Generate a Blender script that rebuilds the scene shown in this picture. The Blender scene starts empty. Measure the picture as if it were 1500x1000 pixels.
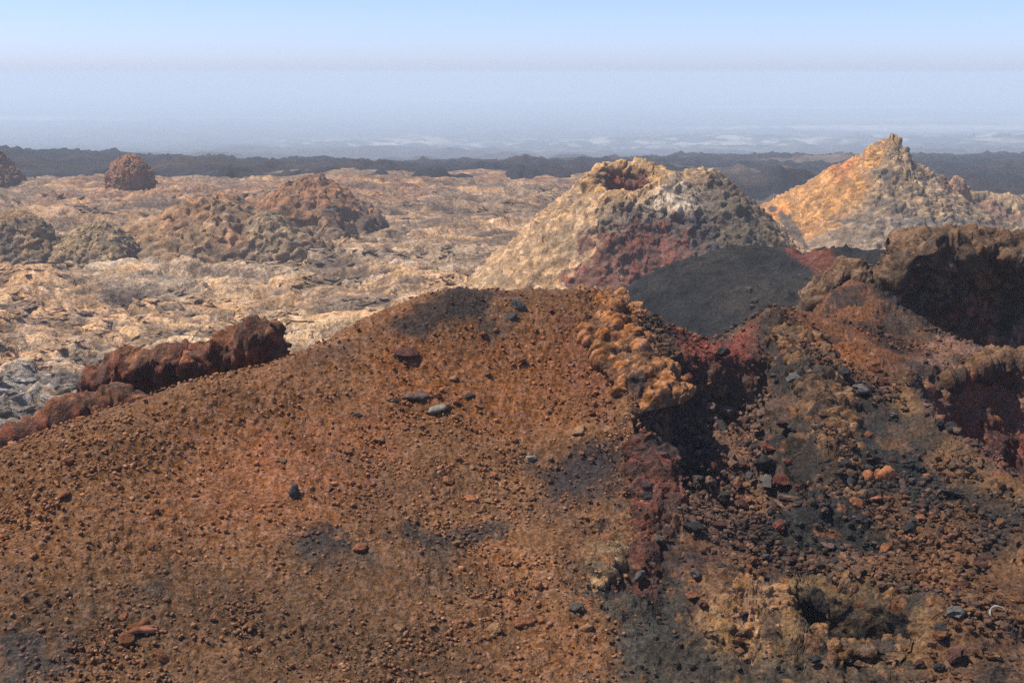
import bpy, bmesh, math, random
import numpy as np
np.seterr(all='ignore')
R = math.radians
S = bpy.context.scene
COL = S.collection
rng = np.random.default_rng(7)
random.seed(7)

# ------------------------------------------------------------------ camera, sky, sun, exposure
F = 1811.0                      # focal length in pixels of a 1500 px wide picture
PITCH = math.atan((500 - 108) / F)
SUN_AZ, SUN_EL = R(-88), R(61)  # azimuth from the view direction (negative = left), elevation
cam = bpy.data.cameras.new('camera')
cam.lens = 36 * F / 1500
cam.sensor_width = 36
cam.clip_start = 0.1
cam.clip_end = 60000
cam_ob = bpy.data.objects.new('camera', cam)
COL.objects.link(cam_ob)
cam_ob.rotation_euler = (math.pi / 2 - PITCH, 0, 0)
S.camera = cam_ob

W = bpy.data.worlds.new('World')
S.world = W
W.use_nodes = True
nt = W.node_tree
sky = nt.nodes.new('ShaderNodeTexSky')
sky.sky_type = 'NISHITA'
sky.sun_disc = False
sky.sun_elevation = SUN_EL
sky.sun_rotation = SUN_AZ
sky.altitude = 1000
sky.air_density = 0.7
sky.dust_density = 1.3
sky.ozone_density = 4.5
bg = nt.nodes['Background']
bg.inputs['Strength'].default_value = 0.108
tint = nt.nodes.new('ShaderNodeVectorMath')
tint.operation = 'MULTIPLY'
tint.inputs[1].default_value = (1.0, 0.95, 1.12)
nt.links.new(sky.outputs[0], tint.inputs[0])
nt.links.new(tint.outputs[0], bg.inputs[0])

sun = bpy.data.lights.new('sun', 'SUN')
sun.energy = 3.6
sun.angle = R(0.5)
sun.color = (1.0, 0.97, 0.92)
sun_ob = bpy.data.objects.new('sun', sun)
COL.objects.link(sun_ob)
sd = np.array([math.sin(SUN_AZ) * math.cos(SUN_EL), math.cos(SUN_AZ) * math.cos(SUN_EL), math.sin(SUN_EL)])
import mathutils
sun_ob.rotation_euler = mathutils.Vector(sd).to_track_quat('Z', 'Y').to_euler()

S.view_settings.view_transform = 'Standard'
S.view_settings.look = 'None'
S.view_settings.gamma = 1
S.view_settings.use_curve_mapping = False
S.view_settings.exposure = 0.68
S.cycles.max_bounces = 5
S.cycles.diffuse_bounces = 4
S.cycles.volume_bounces = 3
S.cycles.use_denoising = False
S.cycles.use_adaptive_sampling = False

# ------------------------------------------------------------------ small maths
f32 = np.float32


def ray(px, py):
    """Direction with unit forward (y) component for a pixel of the 1500x1000 photograph."""
    u = (np.asarray(px, float) - 750) / F
    v = (500 - np.asarray(py, float)) / F
    y = math.cos(PITCH) + v * math.sin(PITCH)
    z = -math.sin(PITCH) + v * math.cos(PITCH)
    return u / y, z / y


def at(px, py, d):
    x, z = ray(px, py)
    return np.array([x * d, d, z * d])


def pix(x, y, z):
    zc = y * math.cos(PITCH) - z * math.sin(PITCH)
    yc = y * math.sin(PITCH) + z * math.cos(PITCH)
    return 750 + F * x / zc, 500 - F * yc / zc


def _hash(ix, iy, iz, seed):
    with np.errstate(over='ignore'):
        h = (ix.astype(np.int64) * 374761393 + iy.astype(np.int64) * 668265263 + iz.astype(np.int64) * 2147483647 + seed * 974711) & 0xFFFFFFFF
        h = h.astype(np.uint32)
        h ^= h >> np.uint32(13)
        h *= np.uint32(1274126177)
        h ^= h >> np.uint32(16)
        h *= np.uint32(2246822519)
        h ^= h >> np.uint32(13)
    return h


def vnoise(p, seed=0):
    """Value noise, -1..1; p is (N,3)."""
    p = p.astype(f32)
    b = np.floor(p)
    t = p - b
    t = t * t * (3 - 2 * t)
    i = b.astype(np.int64)
    out = np.zeros(len(p), f32)
    for dx in (0, 1):
        wx = t[:, 0] if dx else 1 - t[:, 0]
        for dy in (0, 1):
            wy = t[:, 1] if dy else 1 - t[:, 1]
            for dz in (0, 1):
                wz = t[:, 2] if dz else 1 - t[:, 2]
                h = _hash(i[:, 0] + dx, i[:, 1] + dy, i[:, 2] + dz, seed)
                out += wx * wy * wz * (h.astype(f32) * f32(2.0 / 4294967296.0) - 1)
    return out


def fbm(p, oct=4, seed=0, gain=0.5, lac=2.03):
    a, s, o = 1.0, 0.0, np.zeros(len(p), f32)
    q = np.asarray(p, f32).copy()
    for k in range(oct):
        o += a * vnoise(q + 17.3 * k, seed + k)
        s += a
        a *= gain
        q = q * lac
    return o / s * 1.6


def lumps(p, scale, seed=0, rmin=0.35, rmax=0.75, prob=1.0, sharp=0.5):
    """Height of rounded knobs (as of spatter or embedded stones) in metres, and a random 0..1 number of the winning knob."""
    q = np.asarray(p, f32) / f32(scale)
    b = np.floor(q - 0.5).astype(np.int64)
    best = np.zeros(len(q), f32)
    bid = np.full(len(q), 0.5, f32)
    for dx in (0, 1):
        for dy in (0, 1):
            for dz in (0, 1):
                cx, cy, cz = b[:, 0] + dx, b[:, 1] + dy, b[:, 2] + dz
                h1 = _hash(cx, cy, cz, seed)
                h2 = _hash(cx, cy, cz, seed + 91)
                r1 = (h1 & np.uint32(1023)).astype(f32) / 1023
                r2 = ((h1 >> np.uint32(10)) & np.uint32(1023)).astype(f32) / 1023
                r3 = ((h1 >> np.uint32(20)) & np.uint32(1023)).astype(f32) / 1023
                rr = (h2 & np.uint32(1023)).astype(f32) / 1023
                rp = ((h2 >> np.uint32(10)) & np.uint32(1023)).astype(f32) / 1023
                fx = cx + 0.5 + (r1 - 0.5) * 0.95 - q[:, 0]
                fy = cy + 0.5 + (r2 - 0.5) * 0.95 - q[:, 1]
                fz = cz + 0.5 + (r3 - 0.5) * 0.95 - q[:, 2]
                d2 = (fx * fx + fy * fy + fz * fz).astype(f32)
                r = rmin + (rmax - rmin) * rr * rr
                hh = np.maximum(r * r - d2, 0) ** sharp
                if prob < 1:
                    hh = np.where(rp < prob, hh, 0)
                m = hh > best
                best = np.where(m, hh, best)
                bid = np.where(m, ((h2 >> np.uint32(20)) & np.uint32(1023)).astype(f32) / 1023, bid)
    return best.astype(f32) * f32(scale), bid.astype(f32)


def wlumps(p, scale, seed=0, rmin=0.35, rmax=0.75, prob=1.0, warp=0.45):
    """Knobs on a bent lattice: ragged, uneven lumps instead of round ones."""
    p = np.asarray(p, f32)
    k = f32(1.7 / scale)
    w = np.stack([vnoise(p * k + 11 * j, seed + 40 + j) for j in range(3)], -1)
    w += 0.5 * np.stack([vnoise(p * (2.3 * k) + 5 * j, seed + 50 + j) for j in range(3)], -1)
    return lumps(p + f32(warp * scale * 0.6) * w, scale, seed, rmin, rmax, prob)


def sstep(a, b, x):
    t = np.clip((x - a) / (b - a), 0, 1)
    return t * t * (3 - 2 * t)


def smax(a, b, k):
    h = np.clip(0.5 + 0.5 * (a - b) / k, 0, 1)
    return b + (a - b) * h + k * h * (1 - h)


def lin(c):
    c = np.asarray(c, float) / 255
    return np.where(c <= 0.04045, c / 12.92, ((c + 0.055) / 1.055) ** 2.4)


def pol_dist(poly, X, Y):
    """Signed distance (positive inside) of points to a polygon in the ground plane."""
    d = np.full(X.shape, 1e9)
    ins = np.zeros(X.shape, bool)
    n = len(poly)
    for i in range(n):
        x0, y0 = poly[i]
        x1, y1 = poly[(i + 1) % n]
        ex, ey = x1 - x0, y1 - y0
        t = np.clip(((X - x0) * ex + (Y - y0) * ey) / (ex * ex + ey * ey + 1e-12), 0, 1)
        d = np.minimum(d, np.hypot(X - x0 - t * ex, Y - y0 - t * ey))
        c = ((y0 > Y) != (y1 > Y)) & (X < (x1 - x0) * (Y - y0) / (y1 - y0 + 1e-12) + x0)
        ins ^= c
    return np.where(ins, d, -d)


def line_dist(line, X, Y):
    """Distance to a polyline in the ground plane and the arc fraction of the nearest point."""
    d = np.full(X.shape, 1e9)
    s = np.zeros(X.shape)
    n = len(line)
    for i in range(n - 1):
        x0, y0 = line[i]
        x1, y1 = line[i + 1]
        ex, ey = x1 - x0, y1 - y0
        t = np.clip(((X - x0) * ex + (Y - y0) * ey) / (ex * ex + ey * ey + 1e-12), 0, 1)
        dd = np.hypot(X - x0 - t * ex, Y - y0 - t * ey)
        m = dd < d
        d = np.where(m, dd, d)
        s = np.where(m, (i + t) / (n - 1), s)
    return d, s


# ------------------------------------------------------------------ mesh helpers
def mesh_from(name, V, faces4=None, faces3=None, col=None, smooth=True):
    me = bpy.data.meshes.new(name)
    V = np.ascontiguousarray(V, f32).reshape(-1, 3)
    me.vertices.add(len(V))
    me.vertices.foreach_set('co', V.ravel())
    if faces4 is not None:
        n, k, fc = len(faces4), 4, faces4
    else:
        n, k, fc = len(faces3), 3, faces3
    me.loops.add(n * k)
    me.loops.foreach_set('vertex_index', np.ascontiguousarray(fc, np.int32).ravel())
    me.polygons.add(n)
    me.polygons.foreach_set('loop_start', np.arange(0, n * k, k, dtype=np.int32))
    me.polygons.foreach_set('use_smooth', np.full(n, smooth))
    if col is not None:
        a = me.attributes.new('col', 'FLOAT_COLOR', 'POINT')
        c = np.ones((len(V), 4), f32)
        c[:, :3] = np.clip(np.asarray(col).reshape(-1, 3), 0.004, 0.95)
        a.data.foreach_set('color', c.ravel())
    me.update()
    me.validate()
    return me


def grid_faces(n, m, wrap=False):
    i = np.arange(n if wrap else n - 1)[:, None]
    j = np.arange(m - 1)[None, :]
    i2 = (i + 1) % n
    return np.stack([i * m + j, i2 * m + j, i2 * m + j + 1, i * m + j + 1], -1).reshape(-1, 4)


def grid_normals(P, wrap=False):
    if wrap:
        du = np.roll(P, -1, 0) - np.roll(P, 1, 0)
    else:
        du = np.gradient(P, axis=0)
    dv = np.gradient(P, axis=1)
    n = np.cross(du, dv)
    l = np.linalg.norm(n, axis=-1, keepdims=True)
    n = n / np.maximum(l, 1e-9)
    return n


def tag(o, label=None, cat=None, group=None, kind=None):
    if label:
        o['label'] = label
    if cat:
        o['category'] = cat
    if group:
        o['group'] = group
    if kind:
        o['kind'] = kind
    return o


def link(name, me, m, parent=None):
    o = bpy.data.objects.new(name, me)
    COL.objects.link(o)
    if len(me.materials) == 0:
        me.materials.append(m)
    if parent:
        o.parent = parent
    return o


def with_parts(name, V, Fc, col, m, masks, loc=None):
    """One thing: its own mesh holds the faces no mask claims, each (name, mask) becomes a child mesh."""
    V, col = np.asarray(V).reshape(-1, 3), np.asarray(col).reshape(-1, 3)
    left = np.ones(len(Fc), bool)
    todo = []
    for pn_, mk in masks:
        mk = mk & left
        if mk.sum() > 20:
            left &= ~mk
            todo.append((pn_, mk))

    def sub(nm, mk):
        f = Fc[mk]
        u, inv = np.unique(f.ravel(), return_inverse=True)
        return mesh_from(nm, V[u], inv.reshape(-1, 4), col=col[u])
    root = link(name, sub(name, left), m)
    if loc is not None:
        root.location = loc
    for pn_, mk in todo:
        link(pn_, sub(pn_, mk), m, root)
    return root


# ------------------------------------------------------------------ materials
def rock_mat(name, scale=1.0, bump=0.5, dist=0.02, var=0.5, speck=0.4, rough=0.95, objinfo=False, fine=60, midf=9):
    m = bpy.data.materials.new(name)
    m.use_nodes = True
    n, l = m.node_tree.nodes, m.node_tree.links
    b = n['Principled BSDF']
    b.inputs['Roughness'].default_value = rough
    b.inputs['Specular IOR Level'].default_value = 0.15
    at_ = n.new('ShaderNodeAttribute')
    at_.attribute_name = 'col'
    tc = n.new('ShaderNodeTexCoord')

    def noise(s, det, ro=0.6):
        t = n.new('ShaderNodeTexNoise')
        t.inputs['Scale'].default_value = s * scale
        t.inputs['Detail'].default_value = det
        t.inputs['Roughness'].default_value = ro
        l.new(tc.outputs['Object'], t.inputs['Vector'])
        return t

    def mr(src, a, c, lo, hi):
        r = n.new('ShaderNodeMapRange')
        r.inputs['From Min'].default_value = a
        r.inputs['From Max'].default_value = c
        r.inputs['To Min'].default_value = lo
        r.inputs['To Max'].default_value = hi
        l.new(src, r.inputs['Value'])
        return r.outputs[0]

    def mul(a, c):
        x = n.new('ShaderNodeMath')
        x.operation = 'MULTIPLY'
        l.new(a, x.inputs[0])
        if isinstance(c, (int, float)):
            x.inputs[1].default_value = c
        else:
            l.new(c, x.inputs[1])
        return x.outputs[0]

    big = noise(1.7, 5)
    mid = noise(midf, 4, 0.65)
    fin = noise(fine, 3, 0.75)
    k = mul(mr(big.outputs['Fac'], 0.3, 0.7, 1 - var * 0.5, 1 + var * 0.5), mr(mid.outputs['Fac'], 0.3, 0.7, 1 - var * 0.6, 1 + var * 0.6))
    k = mul(k, mr(fin.outputs['Fac'], 0.36, 0.64, 1 - speck, 1 + speck))
    vs = n.new('ShaderNodeVectorMath')
    vs.operation = 'SCALE'
    l.new(k, vs.inputs['Scale'])
    hs = n.new('ShaderNodeHueSaturation')
    l.new(mr(mid.outputs['Fac'], 0.3, 0.7, 1.12, 0.86), hs.inputs['Saturation'])
    l.new(at_.outputs['Color'], hs.inputs['Color'])
    l.new(hs.outputs[0], vs.inputs[0])
    outc = vs.outputs[0]
    if objinfo:
        oi = n.new('ShaderNodeObjectInfo')
        v2 = n.new('ShaderNodeVectorMath')
        v2.operation = 'SCALE'
        l.new(mr(oi.outputs['Random'], 0, 1, 0.7, 1.3), v2.inputs['Scale'])
        l.new(outc, v2.inputs[0])
        outc = v2.outputs[0]
    l.new(outc, b.inputs['Base Color'])
    ad = n.new('ShaderNodeMath')
    ad.operation = 'ADD'
    l.new(mul(mid.outputs['Fac'], 1.0), ad.inputs[0])
    l.new(mul(fin.outputs['Fac'], 0.45), ad.inputs[1])
    bp = n.new('ShaderNodeBump')
    bp.inputs['Strength'].default_value = bump
    bp.inputs['Distance'].default_value = dist
    l.new(ad.outputs[0], bp.inputs['Height'])
    l.new(bp.outputs[0], b.inputs['Normal'])
    return m


M_cinder = rock_mat('cinder_ground', 1.0, 1.0, 0.05, 0.4, 0.55, fine=26, midf=10)
M_stone = rock_mat('cinder_stone', 1.5, 0.8, 0.02, 0.3, 0.35, objinfo=False, fine=30)
M_boulder = rock_mat('loose_stone', 0.4, 1.0, 0.02, 0.6, 0.4, objinfo=True, fine=22)
M_spatter = rock_mat('spatter_crust', 0.5, 1.0, 0.14, 0.4, 0.3, fine=16, midf=6)
M_outcrop = rock_mat('welded_spatter', 1.0, 1.0, 0.06, 0.45, 0.4, fine=24, midf=8)
M_plain = rock_mat('ropy_lava', 0.25, 1.0, 0.3, 0.4, 0.5, fine=18, midf=6)
M_far = rock_mat('rough_lava', 0.06, 0.6, 0.5, 0.4, 0.3, fine=25)
M_ash = rock_mat('grey_ash', 0.7, 1.0, 0.08, 0.35, 0.45, fine=14, midf=5)

AL = 1.1     # seen colour -> surface colour


def C(r, g, b, k=1.0):
    return lin((r, g, b)) / AL * k * np.array([1.0, 0.975, 0.86])


def mixc(col, c, a):
    a = np.clip(a, 0, 1)[..., None]
    return col * (1 - a) + np.asarray(c) * a


# ------------------------------------------------------------------ near ground: the brown cinder slope with its trench and pits
ctrl = [  # px, py, distance
    (0, 665, 12.0), (120, 620, 12.5), (250, 588, 13.0), (340, 563, 13.4), (430, 530, 14.0), (560, 470, 14.8), (680, 432, 15.5), (780, 430, 16.0), (880, 432, 16.3),
    (0, 1000, 9.2), (300, 1000, 9.4), (600, 1000, 9.7), (900, 1000, 9.9), (1200, 1000, 9.6), (1500, 1000, 9.3),
    (0, 830, 10.4), (300, 800, 11.0), (600, 800, 11.4), (850, 800, 11.6),
    (300, 640, 12.7), (500, 600, 13.4), (700, 600, 13.8), (850, 600, 14.0), (700, 500, 14.8), (880, 500, 15.3), (500, 700, 12.3), (800, 700, 12.8),
    (940, 560, 14.3), (950, 650, 13.2), (960, 730, 12.2), (960, 850, 11.0),
    (1010, 490, 17.0), (1060, 500, 17.0), (1130, 450, 17.8), (1190, 540, 15.8), (1210, 640, 14.1), (1240, 720, 12.9),
    (1250, 410, 20.5), (1320, 445, 20.4), (1300, 500, 17.8), (1300, 600, 15.0), (1300, 700, 13.2), (1300, 800, 11.8), (1400, 700, 13.2), (1500, 790, 11.8),
    (1400, 516, 17.6), (1500, 515, 17.8), (1120, 800, 11.8), (1100, 850, 11.1), (1330, 900, 10.5), (1500, 900, 10.5),
    (1400, 492, 19.3), (1470, 512, 18.7)]
cp = [at(*c) for c in ctrl]
for px, dd, zz in [(-350, 13, -5.8), (-350, 9, -5.3), (1850, 13, -4.2), (1850, 10, -4.6), (1800, 18, -3.9), (0, 6.5, -5.2), (750, 6.5, -5.4), (1500, 6.5, -5.1), (-100, 4.5, -5.6), (1500, 4.5, -5.4), (-700, 13, -6.8), (-700, 8, -6.0), (2150, 12, -4.8), (2150, 18, -4.6), (2100, 8, -5.0)]:
    cp.append(np.array([ray(px, 500)[0] * dd, dd, zz]))
for (px, py, d) in ctrl[:9]:       # the slope falls away behind the skyline
    p = at(px, py, d)
    cp.append(p + np.array([-0.6, 1.5, -0.75]))
    cp.append(p + np.array([-1.2, 5, -3.0]))
    cp.append(np.array([p[0] - 2, p[1] + 11, -9]))
for px, d, z in [(1010, 18.6, -4.6), (1010, 24, -8), (1130, 20.5, -4.6), (1200, 23, -5.0), (1310, 24, -5.0), (1420, 21.5, -5.3), (1500, 20.6, -5.3), (1450, 24, -5.6), (1600, 24, -5.6), (1250, 30, -8), (1450, 32, -8), (1000, 30, -10.5)]:
    cp.append(np.array([ray(px, 500)[0] * d, d, z]))
cp = np.array(cp)


def tps(cp, lam=0.02):
    n = len(cp)
    d = np.hypot(cp[:, None, 0] - cp[None, :, 0], cp[:, None, 1] - cp[None, :, 1])
    K = np.where(d > 0, d * d * np.log(d + 1e-12), 0) + lam * np.eye(n)
    P_ = np.c_[np.ones(n), cp[:, :2]]
    A = np.block([[K, P_], [P_.T, np.zeros((3, 3))]])
    w = np.linalg.solve(A, np.r_[cp[:, 2], 0, 0, 0])

    def ev(X, Y):
        o = w[n] + w[n + 1] * X + w[n + 2] * Y
        for i in range(n):
            r2 = (X - cp[i, 0]) ** 2 + (Y - cp[i, 1]) ** 2
            o = o + w[i] * 0.5 * r2 * np.log(r2 + 1e-12)
        return o
    return ev


NA, ND = 660, 540
AZ = np.linspace(R(-46), R(46), NA)
LD = np.linspace(math.log(4.5), math.log(34), ND)
AG, DG = np.meshgrid(AZ, np.exp(LD), indexing='ij')
XG, YG = np.tan(AG) * DG, DG
lid = np.maximum(tps(cp)(XG, YG), -14)


def sample(G, x, y):
    a = (np.arctan2(x, y) - AZ[0]) / (AZ[1] - AZ[0])
    d = (np.log(np.maximum(y, 1e-3)) - LD[0]) / (LD[1] - LD[0])
    a = np.clip(a, 0, NA - 1.001)
    d = np.clip(d, 0, ND - 1.001)
    i, j = a.astype(int), d.astype(int)
    u, v = a - i, d - j
    return G[i, j] * (1 - u) * (1 - v) + G[i + 1, j] * u * (1 - v) + G[i, j + 1] * (1 - u) * v + G[i + 1, j + 1] * u * v


def hit(px, py, G):
    """World point where the ray of a pixel first meets the near ground."""
    x, z = ray(px, py)
    d = np.exp(np.linspace(LD[0], LD[-1], 3000))
    h = sample(G, x * d, d)
    below = np.nonzero(z * d <= h)[0]
    k = below[0] if len(below) else len(d) - 1
    return np.array([x * d[k], d[k], h[k]])


def poly(pts, G=None):
    return [tuple(hit(a, b, lid if G is None else G)[:2]) for a, b in pts]


wob = (0.14 * fbm(np.c_[XG.ravel() * 1.6, YG.ravel() * 1.6, 0 * XG.ravel()], 4, 5)).reshape(XG.shape)
H = lid.copy()
# the trench: steep left wall, floor of rubble
tr = poly([(968, 530), (1085, 514), (1130, 500), (1165, 545), (1172, 600), (1185, 650), (1200, 690), (1190, 725), (1150, 745), (1090, 740), (1000, 738), (952, 715), (938, 660), (932, 610), (940, 560)])
dt = pol_dist(tr, XG, YG) + wob
rl = [tuple(hit(a, b, lid)[:2]) for a, b in [(1135, 470), (1165, 505), (1195, 550), (1205, 620), (1225, 680), (1235, 725), (1200, 760)]]
dr, sr = line_dist(rl, XG, YG)
H -= 0.70 * sstep(-0.02, 0.36, dt) * (0.45 + 0.55 * sstep(0.1, 1.15, dr)) * (1 + 0.5 * sstep(14.3, 13.3, YG))
# crest of welded spatter on the left edge of the trench
sp = [tuple(hit(a, b, lid)[:2]) for a, b in [(895, 440), (905, 480), (930, 520), (950, 560), (940, 620), (940, 680), (948, 740), (945, 800), (950, 850)]]
ds, ss = line_dist(sp, XG, YG)
H += 0.12 * np.interp(ss, [0, .1, .35, .5, .8, 1], [.6, .6, .6, .35, .4, .2]) * np.exp(-(ds / 0.32) ** 2)
# right lip of the trench
rl = [tuple(hit(a, b, lid)[:2]) for a, b in [(1135, 470), (1165, 505), (1195, 550), (1205, 620), (1225, 680), (1235, 725), (1200, 760)]]
dr, sr = line_dist(rl, XG, YG)
H += 0.16 * np.exp(-(dr / 0.28) ** 2)
# step in the slope right of the gully (pale knobs with a dark drop on the right)
st = poly([(885, 775), (915, 790), (960, 830), (1000, 860), (980, 900), (900, 880), (865, 850), (888, 825), (902, 805)])
H -= 0.14 * sstep(-0.15, 0.25, pol_dist(st, XG, YG) + wob * 0.9)
# pit on the right, under an overhanging rim
pit = poly([(1350, 545), (1400, 533), (1470, 525), (1620, 525), (1640, 800), (1500, 718), (1440, 672), (1385, 640), (1345, 600), (1335, 570)])
dp = pol_dist(pit, XG, YG) + wob * 0.7
H -= 1.05 * sstep(-0.03, 0.8, dp) + 0.5 * sstep(0.4, 1.6, dp)
rim = [tuple(hit(a, b, lid)[:2]) for a, b in [(1330, 560), (1390, 645), (1440, 680), (1500, 725), (1560, 770)]]
dm, sm = line_dist(rim, XG, YG)
H += 0.16 * np.exp(-(dm / 0.25) ** 2)
# small crater at the bottom right with its knobbly mound
mo = hit(1110, 900, lid)
H += 0.12 * np.exp(-(((XG - mo[0]) / 0.62) ** 2 + ((YG - mo[1]) / 0.55) ** 2) ** 1.3)
mo = hit(1240, 860, lid)
H += 0.14 * np.exp(-(((XG - mo[0]) / 0.65) ** 2 + ((YG - mo[1] - .1) / 0.35) ** 2) ** 1.3)
mo = hit(1400, 915, lid)
H += 0.22 * np.exp(-(((XG - mo[0]) / 0.5) ** 2 + ((YG - mo[1]) / 0.5) ** 2) ** 1.3)
cr = poly([(1165, 858), (1185, 850), (1215, 872), (1260, 868), (1310, 880), (1335, 905), (1325, 940), (1270, 962), (1215, 945), (1185, 915), (1160, 880)], H)
dc = pol_dist(cr, XG, YG) + wob * 0.35
H -= 0.8 * sstep(-0.02, 0.15, dc) + 0.2 * sstep(0.1, 0.4, dc)
gp = poly([(1232, 940), (1262, 945), (1260, 1000), (1235, 1010)], lid)
H -= 0.12 * sstep(-0.05, 0.15, pol_dist(gp, XG, YG))
# dark hollows
for px, py, r, dep in [(745, 918, .1, .08), (1080, 935, .12, .1), (1240, 575, .3, .14), (1500, 620, .3, .1), (1160, 480, .3, .12)]:
    q = hit(px, py, H)
    H -= dep * np.exp(-((XG - q[0]) ** 2 + (YG - q[1]) ** 2) / r ** 2)
H += (0.055 * fbm(np.c_[XG.ravel() * 0.9, YG.ravel() * 0.9, 0 * XG.ravel()], 4, 25)).reshape(XG.shape) * sstep(7, 9, YG)

# surface colour of the near ground
BROWN = C(118, 80, 54)
CHAR = C(58, 54, 56)
colG = np.broadcast_to(BROWN, XG.shape + (3,)).copy()
pn = np.c_[XG.ravel(), YG.ravel(), 0 * XG.ravel()]
n1 = fbm(pn * 0.8, 4, 61).reshape(XG.shape)
n2 = fbm(pn * 2.2, 5, 71).reshape(XG.shape)
n3 = fbm(pn * 6.0, 4, 81).reshape(XG.shape)


def paint(pts, c, soft=0.3, alpha=1.0, noise=0.25, G=None):
    d = pol_dist(poly(pts, H if G is None else G), XG, YG) + noise * n2 + 0.9 * noise * n3
    global colG
    colG = mixc(colG, c, alpha * sstep(-soft, soft, d))


colG = mixc(colG, C(132, 84, 54), 0.5 * sstep(0, 0.7, n1))
colG = mixc(colG, C(92, 62, 46), 0.5 * sstep(0, 0.7, -n1))
paint([(250, 620), (430, 560), (600, 560), (520, 700), (420, 780), (260, 800), (150, 750)], C(136, 84, 55), 0.6, 0.6, 0.4)
paint([(360, 660), (520, 640), (450, 730), (360, 740)], C(144, 82, 54), 0.6, 0.4, 0.4)
paint([(550, 500), (700, 460), (850, 470), (880, 600), (700, 640), (560, 620)], C(130, 76, 42), 0.5, 0.6, 0.3)
paint([(0, 860), (300, 830), (700, 900), (800, 1010), (0, 1010)], C(88, 64, 47), 0.8, 0.85, 0.4)
paint([(0, 680), (250, 600), (200, 700), (0, 800)], C(104, 70, 44), 0.5, 0.6, 0.3)
paint([(570, 480), (660, 424), (740, 426), (700, 466), (620, 490)], C(52, 46, 43), 0.15, 0.97, 0.15)
paint([(500, 500), (575, 468), (700, 425), (690, 440), (580, 490), (470, 530), (430, 545)], C(70, 52, 46), 0.15, 0.6, 0.12)
paint([(705, 475), (740, 455), (760, 480), (722, 500)], C(76, 66, 60), 0.15, 0.8, 0.15)
for pts in ([(420, 790), (460, 780), (540, 790), (530, 815), (440, 812)], [(548, 782), (610, 765), (612, 780), (556, 798)], [(620, 785), (690, 765), (755, 770), (740, 790), (650, 806)]):
    paint(pts, C(54, 50, 50), 0.10, 0.9, 0.12)
paint([(400, 800), (560, 800), (700, 790), (640, 830), (430, 835)], C(80, 64, 54), 0.2, 0.6, 0.15)
paint([(0, 825), (40, 820), (45, 840), (0, 850)], C(76, 64, 56), 0.15, 0.7, 0.15)
paint([(190, 855), (240, 850), (230, 868), (185, 868)], C(72, 60, 52), 0.12, 0.8, 0.12)
paint([(10, 940), (80, 945), (90, 980), (20, 1000), (0, 980)], C(60, 56, 56), 0.2, 0.8, 0.2)
paint([(790, 665), (860, 640), (920, 650), (930, 720), (860, 760), (780, 740), (760, 690)], C(64, 50, 47), 0.3, 0.95, 0.3)
paint([(800, 690), (880, 650), (900, 700), (840, 730)], C(56, 47, 48), 0.2, 0.9, 0.2)
paint([(820, 470), (880, 500), (900, 590), (840, 560)], C(112, 68, 52), 0.3, 0.7, 0.2)
# everything right of the spatter crest
paint([(925, 450), (960, 520), (960, 640), (940, 760), (870, 850), (900, 940), (840, 1010), (1520, 1010), (1520, 400), (1180, 380)], C(78, 60, 50), 0.15, 1.0, 0.15)
paint([(985, 480), (1100, 470), (1110, 545), (1000, 550)], C(126, 60, 48), 0.15, 0.9, 0.12)
paint([(945, 540), (1130, 530), (1170, 640), (1190, 720), (1100, 790), (1000, 770), (940, 700)], C(98, 72, 62), 0.15, 0.9, 0.2)
paint([(1120, 600), (1200, 640), (1210, 720), (1190, 770), (1120, 700)], C(46, 40, 36), 0.15, 0.95, 0.2)
paint([(1100, 440), (1200, 430), (1290, 470), (1400, 510), (1300, 560), (1230, 540), (1160, 500)], C(112, 68, 44), 0.3, 0.95, 0.3)
paint([(1150, 480), (1240, 500), (1280, 530), (1200, 530)], C(128, 76, 44), 0.15, 0.8, 0.15)
paint([(1200, 530), (1240, 560), (1250, 620), (1330, 640), (1400, 700), (1500, 740), (1520, 830), (1420, 830), (1260, 760), (1215, 720), (1240, 640), (1195, 580)], C(46, 44, 44), 0.25, 0.95, 0.3)
paint([(1190, 540), (1225, 570), (1240, 640), (1260, 700), (1225, 720), (1210, 640), (1185, 580)], C(116, 80, 52), 0.12, 0.85, 0.15)
paint([(1330, 560), (1390, 640), (1510, 720), (1510, 750), (1440, 710), (1370, 660), (1310, 590)], C(116, 84, 56), 0.12, 0.8, 0.15)
paint([(1240, 770), (1420, 740), (1520, 860), (1520, 920), (1350, 880), (1250, 830)], C(112, 74, 48), 0.4, 0.75, 0.45)
paint([(1380, 840), (1520, 800), (1520, 1010), (1380, 1010)], C(96, 64, 44), 0.4, 0.7, 0.35)
paint([(1340, 520), (1520, 515), (1520, 720), (1440, 660), (1360, 600)], C(122, 88, 76), 0.15, 0.9, 0.2)
paint([(1400, 600), (1520, 590), (1520, 720), (1440, 670)], C(126, 64, 54), 0.2, 0.8, 0.25)
paint([(1000, 900), (1060, 855), (1150, 845), (1180, 900), (1150, 950), (1060, 960)], C(134, 98, 66), 0.15, 0.95, 0.15)
paint([(1150, 840), (1260, 850), (1330, 880), (1250, 870), (1180, 860)], C(108, 80, 54), 0.12, 0.7, 0.12)
paint([(1165, 855), (1340, 865), (1345, 950), (1230, 955), (1180, 920)], C(52, 42, 37), 0.05, 0.95, 0.05)  # inside of the crater painted dark for the shade of its overhang
paint([(870, 860), (960, 830), (1010, 880), (960, 1010), (860, 1010)], C(66, 60, 54), 0.25, 0.9, 0.3)
paint([(985, 960), (1200, 960), (1230, 1010), (960, 1010)], C(90, 72, 56), 0.25, 0.8, 0.25)
paint([(860, 790), (905, 780), (915, 815), (880, 850)], C(128, 100, 74), 0.08, 0.8, 0.1)
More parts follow.
